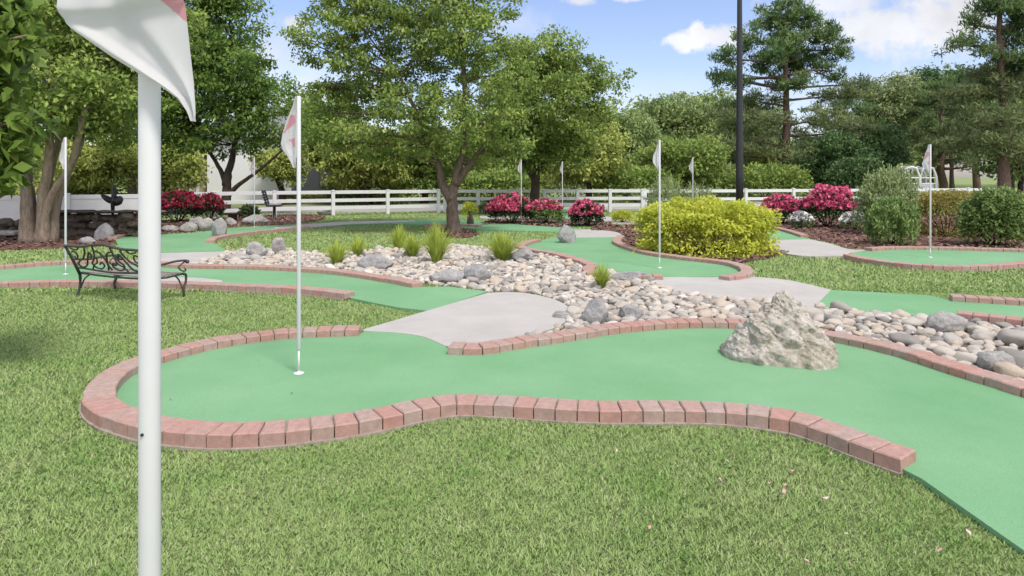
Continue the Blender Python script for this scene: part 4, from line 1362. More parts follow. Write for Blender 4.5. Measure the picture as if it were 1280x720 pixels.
# ---- near tree whose branch reaches in at the upper left
x, y = -5.4, 4.6
st = [([(0,0,-0.05),(0.05,0,1.0),(0.15,0,2.0),(0.3,0.1,3.2),(0.4,0.1,4.2)], 0.16, 0.05),
      ([(0.15,0,1.9),(0.7,-0.15,2.15),(1.4,-0.3,2.2),(2.25,-0.45,2.32)], 0.035, 0.008),
      ([(0.15,0,1.6),(0.7,-0.1,1.75),(1.3,-0.3,1.7),(1.9,-0.4,1.65)], 0.03, 0.008)]
bl = [B(px, py, a, c, 4.2, x, y, dy) for px, py, a, c, dy in (
    (-30,30,48,36,0), (-25,100,44,34,0), (-20,165,40,26,0.1), (10,20,26,30,0.2), (-60,215,60,22,0.1), (20,60,20,12,0), (15,150,26,14,0), (-5,195,34,16,-0.1))]
bl += [(-0.8,-0.6,3.3,0.5,0.5,0.4)]
tree('leafy_tree', 'nearest tree at the left edge, its large-leaved branches hanging in from the frame corner', x, y, st, bl, None, 0.118, 300, 20, 0.17, M['leaf_near'], M['bark'], 25, 'deciduous trees round the course', flat=0.9, up=0.25, stems_only=True)

# ---- background trees
def simple_tree(label, px, Y, ctr, rx, rz, mat, seed, lsize=0.26, ncl=330, per=52, crad=0.75, name='leafy_tree', group='trees beyond the fence', extra=(), shell=0.45, bark='darkbark', tr=0.2):
    x = (px-640)*Y/FOC; s = Y/FOC; rr = random.Random(seed)
    zc = CAM_H+(HOR-ctr)*s; RX, RZ = rx*s, rz*s
    bl = []
    for k in range(9):
        a = k*2.4+seed; h = (k/8-0.5)*1.3
        q = math.sqrt(max(0.1, 1-h*h))*0.55
        bl.append((math.cos(a)*RX*q, math.sin(a)*RX*q*0.8, zc+h*RZ*0.75, RX*rr.uniform(0.42, 0.6), RX*rr.uniform(0.42, 0.6), RZ*rr.uniform(0.34, 0.5)))
    for e in extra: bl.append(B(*e[:4], Y, x, Y, e[4] if len(e) > 4 else 0.0))
    st = [([(0,0,-0.1), (rr.uniform(-.1,.1),0,zc*0.35), (rr.uniform(-.3,.3),0,zc*0.7), (rr.uniform(-.4,.4),0,zc+RZ*0.5)], tr, 0.04)]
    return tree(name, label, x, Y, st, bl, None, lsize, ncl, per, crad, M[mat], M[bark], seed, group, flat=0.65, shell=shell)

simple_tree('small bright green tree behind the low white fence, left of the foreground pole', 112, 29, 205, 62, 34, 'leaf_bright', 31, 0.2, 220, 46, 0.55)
simple_tree('bright green tree behind the foreground pole, beside the porch', 212, 31, 205, 40, 36, 'leaf_bright', 32, 0.2, 180, 46, 0.55)
simple_tree('tall deep green tree filling the gap between the two left trees', 165, 34, 70, 120, 130, 'leaf_deep', 33, 0.25, 520, 60, 0.8)
simple_tree('deep green tree at the left frame edge behind the multi-stemmed tree', -60, 32, 90, 120, 130, 'leaf_deep', 34, 0.25, 420, 52, 0.8)
simple_tree('bright green low tree behind the white rails, left of the middle trunk', 455, 33, 192, 58, 46, 'leaf_bright', 35, 0.2, 330, 52, 0.55)
simple_tree('bright green low tree behind the middle trunk', 530, 35, 190, 48, 48, 'leaf_mid', 36, 0.2, 260, 52, 0.55)
simple_tree('small green tree before the grey screen fence', 352, 33, 205, 36, 26, 'leaf_bright', 37, 0.18, 150, 46, 0.5)
simple_tree('mid green tree above the grey screen fence', 395, 40, 165, 60, 60, 'leaf_mid', 38, 0.26, 300, 52, 0.7)
simple_tree('green tree behind the widest pink azalea, beyond the fence', 615, 37, 192, 58, 48, 'leaf_mid', 39, 0.22, 280, 52, 0.6)
simple_tree('yellowish green tree beyond the fence behind the small far pin', 735, 36, 190, 52, 46, 'leaf_bright', 40, 0.22, 280, 50, 0.6)
simple_tree('olive green tree beyond the fence, left of the centre right pin', 782, 44, 178, 46, 54, 'leaf_far', 41, 0.25, 300, 50, 0.7)
simple_tree('tall soft green tree behind the yellow bush', 835, 52, 165, 62, 56, 'leaf_far', 42, 0.3, 360, 52, 0.9)
simple_tree('wide soft green tree left of the lamp post top', 880, 58, 160, 58, 52, 'leaf_far', 43, 0.32, 340, 52, 1.0)
simple_tree('deep green leafy tree behind the yellow bush, close beyond the fence', 850, 38, 200, 60, 34, 'leaf_mid', 44, 0.22, 300, 50, 0.6)
simple_tree('tall pale green loose tree between the two pines', 1110, 50, 145, 52, 66, 'leaf_pale', 45, 0.26, 320, 44, 0.8, shell=0.2)
simple_tree('soft green tree between the lamp post and the pine trunk', 945, 56, 165, 40, 46, 'leaf_far', 46, 0.32, 220, 50, 0.9)
simple_tree('bright yellowish tree low behind the fence, left of the pine trunk', 962, 48, 205, 24, 26, 'leaf_bright', 47, 0.22, 130, 46, 0.6)
simple_tree('dark rounded evergreen behind the pink azaleas at right', 1040, 40, 205, 52, 40, 'leaf_ever', 48, 0.2, 330, 60, 0.6)
simple_tree('dark evergreen right of the rounded one, above the tall sage shrub', 1098, 42, 200, 36, 46, 'leaf_ever', 49, 0.2, 260, 60, 0.6)
simple_tree('dark spreading tree crown behind the arbor at right', 1190, 60, 122, 64, 46, 'leaf_ever', 50, 0.32, 330, 60, 1.0)
simple_tree('soft green tree behind the far right pine', 1265, 62, 150, 66, 60, 'leaf_far', 51, 0.34, 330, 54, 1.0)
simple_tree('olive tree low beside the right frame edge', 1275, 40, 195, 50, 34, 'leaf_far', 52, 0.24, 220, 50, 0.6)
simple_tree('loose pale tree showing sky behind the far right pin', 1165, 66, 140, 46, 60, 'leaf_pale', 53, 0.3, 240, 44, 1.0, shell=0.2)

# ---- pines
def pine(label, px, Y, top, low, prof, seed, mat='needle', oldmat='needle_old', tr=0.3, n=34, tuft=0.5, bare=0.0, density=1.0):
    """prof: list of (row, left px, right px) reach of the branches"""
    s = Y/FOC; x = (px-640)*s; rr = random.Random(seed); rng = np.random.default_rng(seed)
    root = empty('pine_tree', (x, Y, 0), label, 'tree', 'pines beyond the fence')
    H = CAM_H+(HOR-top)*s
    tb = MB()
    pts = [(rr.uniform(-0.12, 0.12)*(k > 0), rr.uniform(-0.1, 0.1)*(k > 0), H*k/9) for k in range(10)]
    tb.tube([(p[0], p[1], p[2]-(0.1 if i == 0 else 0)) for i, p in enumerate(pts)], [tr*(1-0.88*k/9) for k in range(10)], 10)
    lb = MB(); C = []; ctint = []
    rows = [p[0] for p in prof]
    for k in range(n):
        t = (k+rr.random()*0.8)/n
        py = top+6+(low-top-6)*t
        L = (px-np.interp(py, rows, [p[1] for p in prof]))*s; R = (np.interp(py, rows, [p[2] for p in prof])-px)*s
        a = k*2.399+rr.uniform(-0.4, 0.4)
        ca = math.cos(a)
        reach = (R if ca > 0 else L)*rr.uniform(0.7, 1.02)
        reach = abs(ca)*reach + (1-abs(ca))*0.5*(L+R)*rr.uniform(0.7, 1.0)
        reach *= rr.choice([1.0, 1.0, 0.72, 0.5])
        z = CAM_H+(HOR-py)*s
        rise = rr.uniform(0.15, 0.75)*reach*(1.15-t)
        a0 = Vector((0, 0, max(0.5, z-rise*0.8))); b0 = Vector((math.cos(a)*reach, math.sin(a)*reach, z+rise*0.3))
        main = limb(lb, a0, b0, max(0.03, tr*0.33*(0.35+t)), 0.015, rr, 0.07, 6, 6)
        nt = max(5, int(reach*5.5*density))
        for q in range(nt):
            f = rr.uniform(0.3, 1.0)**0.62
            i0 = min(5, int(f*6)); p = main[i0].lerp(main[i0+1], min(1, f*6-i0))
            sp = 0.16+0.24*reach*(1-abs(f-0.65))*0.9
            side = Vector((-math.sin(a), math.cos(a), 0))
            e = p+side*rr.uniform(-1, 1)*sp+Vector((0, 0, rr.uniform(-0.2, 0.62)))+Vector((math.cos(a), math.sin(a), 0))*rr.uniform(-0.1, 0.25)
            if q % 2 == 0: limb(lb, p, e, 0.018, 0.006, rr, 0.08, 2, 4)
            C.append(tuple(e)); ctint.append(t)
    tb.obj('trunk', M['pinebark'], root, True)
    lb.obj('branches', M['pinebark'], root, True)
    C = np.array(C); ct = np.array(ctint)
    for nm, mt, sel in (('needles', mat, rng.random(len(C)) > ct*bare), ('old_needles', oldmat, None)):
        if sel is None: sel = ~keep0
        else: keep0 = sel
        CC = C[sel]
        if len(CC) == 0: continue
        P, d, idx = clump_points(CC, tuft, 58, rng, 0.62)
        d2 = d.copy(); d2[:,2] += 0.5
        V = leaf_quads(P, 0.30, 0.1, -0.3, 0.17, rng, d2)
        tt = np.clip(rng.normal(0.5, 0.2, len(CC))[idx]+rng.normal(0, 0.15, len(P)), 0, 1)
        link(nm, np_mesh(nm, V, 4, tt), M[mt], root)
    return root
def blob_pine(label, px, Y, top, tr, blobs, old, seed, ncl=300):
    x = (px-640)*Y/FOC; H = CAM_H+(HOR-top)*Y/FOC
    rr = random.Random(seed)
    st = [([(0,0,-0.1),(rr.uniform(-.1,.1),0,H*0.3),(rr.uniform(-.2,.2),0.1,H*0.6),(rr.uniform(-.2,.2),0,H*0.95)], tr, 0.06)]
    bl = [B(a, b_, c*0.95, d*1.35, Y, x, Y, e) for a, b_, c, d, e in blobs]
    r = tree('pine_tree', label, x, Y, st, bl, None, 0.34, ncl, 52, 0.52, M['needle'], M['pinebark'], seed, 'pines beyond the fence', flat=0.7, up=0.1, asp=0.2, droop=-0.3, shell=0.25)
    # older brownish boughs lower down, their own foliage
    rng = np.random.default_rng(seed+1)
    C = []
    lb = MB()
    for a, b_, c, d, e in old:
        q = np.array(B(a, b_, c, d, Y, x, Y, e))
        n = int(26*c/40)
        dd = rng.normal(size=(n, 3)); dd /= np.linalg.norm(dd, axis=1)[:,None]
        C.append(q[:3]+dd*q[3:]*(rng.random(n)**0.4)[:,None])
        limb(lb, (0, 0, max(0.6, q[2]-0.3)), tuple(q[:3]), 0.09, 0.03, rr, 0.08, 5, 6)
    C = np.concatenate(C)
    P, d2, idx = clump_points(C, 0.6, 60, rng, 0.55)
    d2 = d2.copy(); d2[:,2] += 0.4
    V = leaf_quads(P, 0.32, 0.1, -0.2, 0.2, rng, d2)
    link('old_needles', np_mesh('old_needles', V, 4, np.clip(rng.normal(0.5, 0.22, len(C))[idx]+rng.normal(0, 0.15, len(P)), 0, 1)), M['needle_old'], r)
    lb.obj('lower_limbs', M['pinebark'], r, True)
blob_pine('tall pine with open rounded crown right of the lamp post', 983, 42, -8, 0.34,
    [(985,8,20,14,0),(960,22,22,12,0.6),(1005,22,22,14,-0.5),(940,48,24,13,0.3),(1030,38,26,15,-0.3),(1046,62,18,13,0.4),(912,72,22,12,0),(900,96,20,9,0.4),(925,100,24,8,-0.6),(985,52,26,16,-0.8),(1010,75,26,13,0.6),(955,80,22,11,0.8),(1040,88,18,9,-0.2),(975,100,22,9,1.4),(1000,104,24,9,-1.2),(985,35,30,20,1.8),(990,80,34,12,2.4),(970,65,26,12,-2.0)],
    [(915,140,34,14,0),(950,128,30,10,0.5),(1045,120,32,10,0),(1070,106,26,8,0.5),(1020,150,44,16,-0.6),(930,175,44,18,-0.5),(1060,165,38,20,0.4),(985,178,46,18,1.2),(900,195,30,14,0.6),(1010,195,46,14,-1.0),(960,150,34,12,-1.2)], 61, 420)
blob_pine('tall pine at the right frame edge, its crown cut by the frame top', 1254, 36, -110, 0.3,
    [(1250,-60,45,34,0),(1262,0,38,22,-0.5),(1225,12,22,16,0.4),(1215,30,18,8,0),(1198,55,22,10,0),(1225,58,20,10,-0.5),(1258,48,30,16,0.8),(1285,30,34,24,0),(1250,78,26,9,0.3),(1290,72,32,14,-0.6),(1320,0,40,40,0.5),(1265,-20,46,26,2.0)],
    [(1235,98,40,16,1.0),(1275,88,34,14,0.6),(1215,118,40,16,0.5),(1265,112,36,14,0),(1230,148,48,18,-0.5),(1280,150,44,20,0.4),(1200,175,36,16,0.3),(1255,182,44,16,-0.8),(1300,190,44,18,0.3)], 62, 340)
pine('brownish lower pine with two-trunk look behind the far right pin', 1178, 46, 98, 215, [(98,1165,1190),(130,1140,1215),(170,1130,1230),(215,1150,1215)], 63, n=28, tuft=0.45, bare=0.9)
pine('slim pine right of the far right pin, trunk over the sunny field', 1222, 52, 92, 205, [(92,1210,1235),(130,1185,1265),(170,1180,1270),(205,1195,1255)], 64, n=26, tuft=0.5, bare=0.8)
pine('low brownish pine left of the tall open pine', 925, 50, 120, 222, [(120,915,940),(150,890,960),(190,880,975),(222,890,965)], 65, n=24, tuft=0.5, bare=0.8)
pine('low brownish pine right of the tall open pine', 1050, 48, 112, 222, [(112,1040,1062),(150,1010,1095),(190,1005,1100),(222,1020,1085)], 66, n=24, tuft=0.5, bare=0.9)

# ---- far wood closing the view
def far_wood():
    rng = np.random.default_rng(5)
    n = 60000
    a = rng.uniform(-1.15, 1.15, n); Yd = rng.uniform(85, 130, n)
    X = a*Yd
    top = 7.5+2.6*np.sin(X*0.11)+1.8*np.sin(X*0.27+1)+1.2*np.sin(X*0.61+2)
    gap = np.exp(-((X/Yd-0.715)/0.045)**2)
    Z = np.maximum(0.4, top*rng.random(n)**0.7)
    k = ~((gap > 0.35) & (Z < 5.0))
    P = np.stack([X, Yd, Z], 1)[k]
    V = leaf_quads(P, 1.0, 0.3, 0.2, 0.6, rng)
    # reach along low centre
    t = np.clip(0.5+0.25*np.sin(P[:,0]*0.35)+rng.normal(0, 0.2, len(P)), 0, 1)
    o = link('far_wood', np_mesh('far_wood', V, 4, t), M['leaf_far'])
    tag(o, 'far line of trees closing the view beyond the road and field', 'woods', None, 'stuff')
far_wood()

# ---- shrubs
def shrub(name, label, cat, px, py, wpx, hpx, leafm, seed, lsize=0.06, n=5200, depth=0.9, bloom=None, nb=0, bsize=0.05, lumps=0.16, group=None, Y=None, top_flat=0.0, spiky=0.0, asp=0.5, btop=0.15, z=0.0):
    rng = np.random.default_rng(seed)
    if Y is None: x, y = G(px, py, z)
    else: x, y = (px-640)*Y/FOC, Y
    s = y/FOC; RX = wpx*s/2; H = hpx*s*(1.0); RY = RX*depth
    y += RY*0.75 if Y is None else 0
    s2 = y/FOC; RX = wpx*s2/2; H = CAM_H-(CAM_H-H)*1.0 if False else H
    x = (px-640)*s2
    Htop = CAM_H+(HOR-(py-hpx))*s2
    H = max(0.12, Htop-0.0)
    off = rng.uniform(0, 50, 3)
    def radial(d):
        o = np.zeros(len(d))
        for i in range(len(d)):
            v = Vector(d[i])*2.2
            o[i] = noise.noise(Vector((v.x+off[0], v.y+off[1], v.z+off[2])))+0.55*noise.noise(Vector((v.x*2.3+off[1], v.y*2.3+off[2], v.z*2.3+off[0])))
        return 1+lumps*o
    def pts(m, lo, hi, zmin):
        d = rng.normal(size=(m, 3)); d[:,2] = np.abs(d[:,2])*1.05-0.28
        d /= np.linalg.norm(d, axis=1)[:,None]
        d = d[d[:,2] > zmin]
        r = rng.uniform(lo, hi, len(d))**0.6*radial(d)
        if top_flat: d[:,2] = np.sign(d[:,2])*np.abs(d[:,2])**(1-top_flat)
        zz = 0.38*H+d[:,2]*r*(0.62*H)
        low = d[:,2] < 0
        zz[low] = 0.38*H+d[low,2]*r[low]*1.0*H
        P = np.stack([d[:,0]*r*RX, d[:,1]*r*RY, np.maximum(zz, 0.03)], 1)
        return P, d
    root = empty(name, (x, y, z), label, cat, group)
    sb = MB(); rr = random.Random(seed)
    for k in range(9):
        a = rr.uniform(0, 2*PI); q = rr.uniform(0.25, 0.7)
        limb(sb, (math.cos(a)*RX*0.1, math.sin(a)*RY*0.1, 0), (math.cos(a)*RX*q, math.sin(a)*RY*q, H*rr.uniform(0.45, 0.8)), 0.014+0.006*RX, 0.004, rr, 0.1, 4, 5)
    sb.obj('stems', M['darkbark'], root, True)
    P, d = pts(n, 0.45, 1.0, -0.5)
    if lumps > 0.12 and H > 0.5:
        # stray shoots standing out of the outline
        ns = 34; d0 = rng.normal(size=(ns, 3)); d0[:,2] = np.abs(d0[:,2])*0.9+0.05; d0 /= np.linalg.norm(d0, axis=1)[:,None]
        tt = rng.uniform(0.9, 1.0, (ns, 14))+rng.uniform(0.06, 0.26, ns)[:,None]*np.linspace(0, 1, 14)[None]
        Q = d0[:,None,:]*tt[:,:,None]*np.array([RX, RY, 0.62*H]); Q[:,:,2] += 0.38*H; Q += rng.normal(0, 0.012, Q.shape)
        P = np.concatenate([P, Q.reshape(-1, 3)]); d = np.concatenate([d, np.repeat(d0, 14, 0)])
    out = d*np.array([1, 1, 1]);
    if spiky: out = out*0.5; out[:,2] += spiky
    V = leaf_quads(P, lsize, 0.3, 0.1 if not spiky else -0.4, asp, rng, out)
    c = 0.5+0.22*np.sin(P[:,0]*9/RX*0.6+off[0])*np.sin(P[:,1]*7/RY*0.6+off[1])*np.sin(P[:,2]*8/H+off[2])
    t = np.clip(c+rng.normal(0, 0.2, len(P)), 0, 1)
    link('foliage', np_mesh('foliage', V, 4, t), leafm, root)
    if bloom is not None:
        P, d = pts(nb, 0.86, 1.1, btop)
        # blossoms in patches
        k = np.array([noise.noise(Vector((p[0]*3.3/RX+off[0], p[1]*3/RY, p[2]*3/H+off[1]))) for p in P]) > -0.22
        P, d = P[k], d[k]
        V = leaf_quads(P, bsize, 0.2, 0.0, 0.95, rng, d)
        link('blossoms', np_mesh('blossoms', V, 4, rng.random(len(P))), bloom, root)
    return root
AZ = 'flowering azaleas'
shrub('yellow_shrub', 'big rounded yellow-green shrub in the mulch behind the centre right pin', 'shrub', 883, 322, 172, 74, M['leaf_yellow'], 71, 0.07, 26000, 0.75, lumps=0.24, top_flat=0.35)
shrub('azalea', 'widest pink azalea behind the far pin, left of its neighbours', 'azalea', 638, 281, 58, 38, M['leaf_dark'], 72, 0.07, 5000, 0.8, M['bloom_pink'], 4200, 0.085, 0.15, AZ)
shrub('azalea', 'pink azalea with greener lower right, between the widest one and the lone round one', 'azalea', 682, 281, 46, 32, M['leaf_shrub'], 73, 0.07, 4200, 0.8, M['bloom_pink'], 2400, 0.08, 0.15, AZ, btop=0.4)
shrub('azalea', 'lone round pink azalea above the block rock green', 'azalea', 733, 284, 42, 33, M['leaf_dark'], 74, 0.07, 3800, 0.8, M['bloom_pink'], 2800, 0.08, 0.2, AZ)
shrub('azalea', 'left one of the two bright pink azaleas by the right mulch bed', 'azalea', 977, 281, 50, 37, M['leaf_dark'], 75, 0.07, 4200, 0.8, M['bloom_pink'], 3200, 0.085, 0.18, AZ)
shrub('azalea', 'largest bright magenta azalea by the right mulch bed, left of the sage shrub', 'azalea', 1036, 286, 70, 52, M['leaf_dark'], 76, 0.07, 6500, 0.8, M['bloom_pink'], 5200, 0.085, 0.18, AZ)
shrub('azalea', 'dark red azalea just right of the foreground pole', 'azalea', 222, 279, 62, 40, M['leaf_dark'], 77, 0.07, 5200, 0.8, M['bloom_red'], 3000, 0.08, 0.16, AZ)
shrub('azalea', 'smaller dark red azalea left of the fork-trunked dark tree', 'azalea', 262, 277, 36, 34, M['leaf_dark'], 78, 0.07, 3000, 0.8, M['bloom_red'], 1500, 0.075, 0.16, AZ)
shrub('white_azalea', 'low white flowering plant below the largest magenta azalea, at its left', 'flowers', 1002, 287, 28, 22, M['leaf_shrub'], 79, 0.06, 1000, 0.8, M['bloom_white'], 420, 0.10, 0.2, 'white flower clumps')
shrub('white_azalea', 'low white flowering plant between the largest magenta azalea and sage shrub', 'flowers', 1070, 289, 38, 24, M['leaf_shrub'], 80, 0.06, 1000, 0.8, M['bloom_white'], 520, 0.10, 0.2, 'white flower clumps')
shrub('sage_shrub', 'tall grey-green upright shrub behind its shorter neighbour, right of the magenta azalea', 'shrub', 1110, 296, 76, 86, M['leaf_sage'], 81, 0.085, 9000, 0.8, lumps=0.36, spiky=0.9, asp=0.35)
shrub('sage_shrub', 'shorter green upright shrub in front of the tall grey-green one', 'shrub', 1114, 308, 60, 60, M['leaf_shrub'], 82, 0.08, 7500, 0.8, lumps=0.34, spiky=0.8, asp=0.4)
shrub('clipped_hedge', 'clipped olive hedge shrub behind the far right pin', 'hedge', 1183, 297, 96, 60, M['leaf_hedge'], 83, 0.06, 11000, 0.7, lumps=0.1, top_flat=0.45)
shrub('green_shrub', 'round mid green shrub at right, before the olive hedge', 'shrub', 1243, 310, 76, 76, M['leaf_shrub'], 84, 0.075, 10000, 0.85, lumps=0.32)
shrub('clipped_hedge', 'olive hedge shrub at the right frame edge', 'hedge', 1290, 302, 70, 64, M['leaf_hedge'], 85, 0.06, 8000, 0.8, lumps=0.1, top_flat=0.4)
shrub('feathery_shrub', 'feathery grey-green shrub rising behind the left half of the yellow bush', 'shrub', 832, 284, 52, 62, M['leaf_sage'], 86, 0.085, 3400, 0.8, lumps=0.25, spiky=1.0, asp=0.25)
shrub('feathery_shrub', 'lower feathery shrub behind the middle of the yellow bush', 'shrub', 872, 282, 52, 50, M['leaf_sage'], 87, 0.085, 2600, 0.8, lumps=0.25, spiky=0.8, asp=0.25)
shrub('yellow_shrub', 'small yellow-green shrub left of the big yellow one, by the pale path', 'shrub', 778, 279, 28, 17, M['leaf_yellow'], 88, 0.06, 1600, 0.8)
shrub('yellow_shrub', 'small yellow shrub before the fence, right of the middle trunk', 'shrub', 587, 269, 22, 17, M['leaf_yellow'], 89, 0.07, 1200, 0.8)
shrub('green_shrub', 'small pale green shrub left of the widest pink azalea', 'shrub', 606, 268, 20, 15, M['leaf_pale'], 90, 0.07, 1000, 0.8)
shrub('green_shrub', 'small dark shrub with bronze leaves before the far fence, left of the black seat', 'shrub', 311, 276, 26, 20, M['leaf_dark'], 91, 0.07, 1300, 0.8)
shrub('hedge_row', 'long low bright green hedge behind the white rails', 'hedge', 420, 255, 150, 14, M['leaf_bright'], 92, 0.12, 6000, 0.12, Y=35.0, top_flat=0.5)

US = 'understory bushes beyond the fence'
for i, (px_, w_, h_, Y_s, mt, lab) in enumerate([
    (-10, 130, 36, 27, 'leaf_bright', 'bright bush beyond the white fence at the left frame edge'),
    (90, 120, 34, 31, 'leaf_bright', 'bright bush beyond the fence behind the multi-stemmed tree'),
    (210, 100, 36, 36, 'leaf_bright', 'bright bush left of the white building porch'),
    (460, 110, 44, 34, 'leaf_mid', 'green bush beyond the rails right of the grey screen fence'),
    (540, 110, 42, 38, 'leaf_bright', 'light bush beyond the rails left of the middle trunk'),
    (620, 120, 46, 33, 'leaf_mid', 'green bush beyond the rails right of the middle trunk'),
    (715, 110, 48, 40, 'leaf_bright', 'light bush beyond the rails above the lone azalea'),
    (800, 110, 46, 36, 'leaf_mid', 'green bush beyond the rails near the centre right pin'),
    (880, 120, 50, 40, 'leaf_far', 'soft green bush beyond the rails left of the lamp post'),
    (960, 110, 48, 38, 'leaf_mid', 'green bush beyond the rails right of the lamp post'),
    (1075, 80, 56, 37, 'leaf_ever', 'dark evergreen bush behind the largest magenta azalea')]):
    shrub('bush', lab, 'bush', px_, 222+1120/Y_s, w_, h_, M[mt], 120+i, 0.2, 5200, 0.5, lumps=0.22, group=US, Y=Y_s, top_flat=0.2)

# ---- ornamental grass tufts
def tuft(label, px, py, wpx, hpx, seed, n=170):
    n = int(n*2.4)
    x, y = G(px, py); s = y/FOC; rng = np.random.default_rng(seed)
    H, Wd = hpx*s, wpx*s/2
    a = rng.random(n)*2*PI; sp = rng.random(n)**0.8
    h = H*rng.uniform(0.55, 1.05, n)*(1-0.25*sp); L = Wd*sp*rng.uniform(1.0, 1.9, n)
    bx, by = np.cos(a)*Wd*0.22*rng.random(n), np.sin(a)*Wd*0.22*rng.random(n)
    w = rng.uniform(0.005, 0.010, n)*y/9
    dx, dy = -np.sin(a+rng.normal(0, .5, n)), np.cos(a)
    V = np.zeros((n, 2, 4, 3))
    def P(t, side):
        q = np.stack([bx+np.cos(a)*L*t**1.6, by+np.sin(a)*L*t**1.6, h*(t-0.18*t*t*sp)], 1)
        ww = w*(1-0.85*t)
        return q+np.stack([dx*ww*side, dy*ww*side, 0*ww], 1)
    for k, (t0, t1) in enumerate(((0, 0.5), (0.5, 1.0))):
        t0, t1 = np.full(n, t0), np.full(n, t1)
        V[:,k,0], V[:,k,1], V[:,k,2], V[:,k,3] = P(t0, -1), P(t0, 1), P(t1, 1), P(t1, -1)
    t = np.repeat(np.clip(rng.normal(0.5, 0.25, n), 0, 1), 2)
    o = link('ornamental_grass', np_mesh('ornamental_grass', V.reshape(-1, 4, 3), 4, t), M['tuft'])
    o.location = (x, y, 0.02)
    tag(o, label, 'grass tuft', 'ornamental grass tufts in the river stones')
tuft('yellow-green grass tuft at the left of the river stones, leftmost of the row', 421, 334, 28, 36, 1)
tuft('short yellow-green grass tuft second from the left in the river stones', 447, 321, 22, 27, 2, 120)
tuft('thin taller grass tuft at the lawn edge of the stones, before the low round tuft', 499, 313, 26, 34, 3, 120)
tuft('low bright round tuft right of the thin taller one', 515, 323, 26, 32, 4)
tuft('tallest grass tuft, close left of the middle tree trunk', 546, 331, 34, 56, 5, 230)
tuft('broad spiky tuft right of the middle trunk, upper edge of the stones', 628, 328, 42, 42, 6, 230)
tuft('small tuft on the stones by the brick stub of the green with the centre right pin', 752, 362, 28, 36, 7, 130)

# ================================================================ SKY, SUN, CAMERA
w = bpy.data.worlds.new('World'); S.world = w; w.use_nodes = True
nt = w.node_tree; nt.nodes.clear()
SUN_EL, SUN_AZ = math.radians(58), math.radians(146)     # azimuth clockwise from +Y (north)
sky = nt.nodes.new('ShaderNodeTexSky'); sky.sky_type = 'NISHITA'; sky.sun_disc = False
sky.sun_elevation = SUN_EL; sky.sun_rotation = SUN_AZ; sky.air_density = 1.0; sky.dust_density = 1.2; sky.ozone_density = 1.5
tc = nt.nodes.new('ShaderNodeTexCoord')
def nd(t, **kw):
    n = nt.nodes.new(t)
    for k, v in kw.items(): setattr(n, k, v)
    return n
def mth(op, a, b=0.0, c=None):
    n = nd('ShaderNodeMath', operation=op)
    for i, v in enumerate((a, b) if c is None else (a, b, c)):
        if hasattr(v, 'links'): nt.links.new(v, n.inputs[i])
        else: n.inputs[i].default_value = v
    return n.outputs[0]
sep = nd('ShaderNodeSeparateXYZ'); nt.links.new(tc.outputs['Generated'], sep.inputs[0])
X_, Y_, Z_ = sep.outputs
yc = mth('MAXIMUM', Y_, 0.05)
U_ = mth('DIVIDE', X_, yc); V_ = mth('DIVIDE', Z_, yc)
nz = nd('ShaderNodeTexNoise'); nz.inputs['Scale'].default_value = 26.0; nz.inputs['Detail'].default_value = 8; nz.inputs['Roughness'].default_value = 0.6
nt.links.new(tc.outputs['Generated'], nz.inputs['Vector'])
nf = mth('SUBTRACT', nz.outputs['Fac'], 0.5)
front = mth('GREATER_THAN', Y_, 0.1)
dens = None
def cloud(px, py, rx, ry, edge=0.45, dens_=1.0, nk=2.2):
    u0, v0 = (px-640)/FOC, (HOR-py)/FOC
    a = mth('DIVIDE', mth('SUBTRACT', U_, u0), rx/FOC); b_ = mth('DIVIDE', mth('SUBTRACT', V_, v0), ry/FOC)
    r = mth('SQRT', mth('ADD', mth('MULTIPLY', a, a), mth('MULTIPLY', b_, b_)))
    k = mth('ADD', mth('SUBTRACT', 1.0, r), mth('MULTIPLY', nf, nk))
    k = mth('DIVIDE', k, edge)
    n = nd('ShaderNodeClamp'); nt.links.new(k, n.inputs[0])
    return mth('MULTIPLY', mth('MULTIPLY', n.outputs[0], dens_), front)
parts = [cloud(862, 52, 34, 15, 0.45, 0.9, 2.4), cloud(876, 44, 30, 17, 0.45, 0.95, 2.4), cloud(905, 47, 34, 17, 0.5, 0.9, 2.4), cloud(1110, 40, 135, 46, 0.6, 0.92, 2.4), cloud(1050, 2, 95, 30, 0.7, 0.8, 2.4), cloud(1185, 20, 105, 66, 0.6, 0.95, 2.2), cloud(371, 29, 24, 12, 0.6, 0.85, 2.2),
         cloud(345, 70, 60, 60, 1.0, 0.6, 1.6), cloud(725, 0, 26, 9, 0.6, 0.8, 1.5), cloud(785, -6, 34, 9, 0.6, 0.8, 1.5), cloud(640, 30, 50, 22, 0.9, 0.45, 2.0), cloud(390, 120, 120, 60, 1.0, 0.6, 1.5), cloud(790, 130, 260, 40, 1.4, 0.4, 1.2), cloud(1150, 110, 220, 40, 1.2, 0.35, 1.5)]
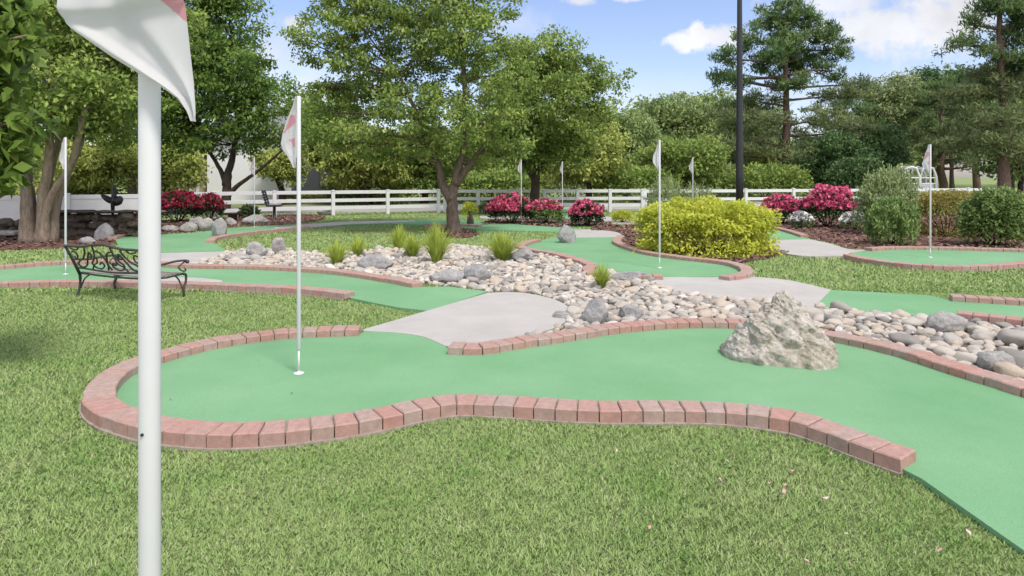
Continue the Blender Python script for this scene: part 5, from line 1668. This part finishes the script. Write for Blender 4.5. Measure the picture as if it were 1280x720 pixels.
# added clouds over the unseen rest of the sky, thickened for whiter fill light
nz2 = nd('ShaderNodeTexNoise'); nz2.inputs['Scale'].default_value = 2.6; nz2.inputs['Detail'].default_value = 7
nt.links.new(tc.outputs['Generated'], nz2.inputs['Vector'])
cl = nd('ShaderNodeClamp'); nt.links.new(mth('MULTIPLY', mth('SUBTRACT', nz2.outputs['Fac'], 0.42), 6.0), cl.inputs[0])
els = nd('ShaderNodeClamp'); nt.links.new(mth('MULTIPLY', mth('SUBTRACT', mth('DIVIDE', Z_, mth('MAXIMUM', Y_, 0.001)), 0.34), 6.0), els.inputs[0])
back = mth('MAXIMUM', els.outputs[0], mth('LESS_THAN', Y_, 0.1))
parts.append(mth('MULTIPLY', cl.outputs[0], back))
dens = parts[0]
for p in parts[1:]: dens = mth('MAXIMUM', dens, p)
nz3 = nd('ShaderNodeTexNoise'); nz3.inputs['Scale'].default_value = 11.0; nz3.inputs['Detail'].default_value = 5
nt.links.new(tc.outputs['Generated'], nz3.inputs['Vector'])
shade = mth('MULTIPLY_ADD', nz3.outputs['Fac'], 0.8, 0.55)
CLOUD = 4.4
cc = nd('ShaderNodeMix', data_type='RGBA', blend_type='MULTIPLY'); cc.inputs[0].default_value = 1.0
cc.inputs[6].default_value = (CLOUD*0.98, CLOUD*0.985, CLOUD*1.02, 1)
shade = mth('MULTIPLY', shade, mth('MULTIPLY_ADD', back, 0.45, 0.86))  # unseen clouds overhead and behind made brighter than those in view, for fill
sc_ = nd('ShaderNodeCombineColor')
for i in range(3): nt.links.new(shade, sc_.inputs[i])
nt.links.new(sc_.outputs[0], cc.inputs[7])
tint = nd('ShaderNodeMix', data_type='RGBA', blend_type='MULTIPLY'); tint.inputs[0].default_value = 1.0
nt.links.new(sky.outputs[0], tint.inputs[6]); tint.inputs[7].default_value = (0.83, 0.765, 0.83, 1)
mx = nd('ShaderNodeMix', data_type='RGBA')
nt.links.new(dens, mx.inputs[0]); nt.links.new(tint.outputs[2], mx.inputs[6]); nt.links.new(cc.outputs[2], mx.inputs[7])
bg = nd('ShaderNodeBackground'); bg.inputs['Strength'].default_value = 0.12
nt.links.new(mx.outputs[2], bg.inputs['Color'])
wo = nd('ShaderNodeOutputWorld'); nt.links.new(bg.outputs[0], wo.inputs['Surface'])

sl = bpy.data.lights.new('sun', 'SUN'); sl.energy = 1.5; sl.angle = math.radians(12); sl.color = (1.0, 0.95, 0.88)
so = bpy.data.objects.new('sun', sl); COL.objects.link(so)
sd = Vector((math.sin(SUN_AZ)*math.cos(SUN_EL), math.cos(SUN_AZ)*math.cos(SUN_EL), math.sin(SUN_EL)))
so.rotation_euler = sd.to_track_quat('Z', 'Y').to_euler(); so.location = (8, -8, 20)

cam = bpy.data.cameras.new('camera'); co = bpy.data.objects.new('camera', cam); COL.objects.link(co)
cam.sensor_width = 36.0; cam.lens = 36.0*FOC/1280.0
cam.shift_y = -(360.0-HOR)/1280.0
cam.clip_start = 0.05; cam.clip_end = 6000.0
co.location = (0, 0, CAM_H); co.rotation_euler = (PI/2, 0, 0)
S.camera = co
S.view_settings.view_transform = 'Standard'
try: S.view_settings.look = 'None'
except Exception: pass
S.view_settings.exposure = 1.1
S.view_settings.gamma = 1.0
S.view_settings.use_curve_mapping = False
S.cycles.max_bounces = 8
S.cycles.transparent_max_bounces = 4
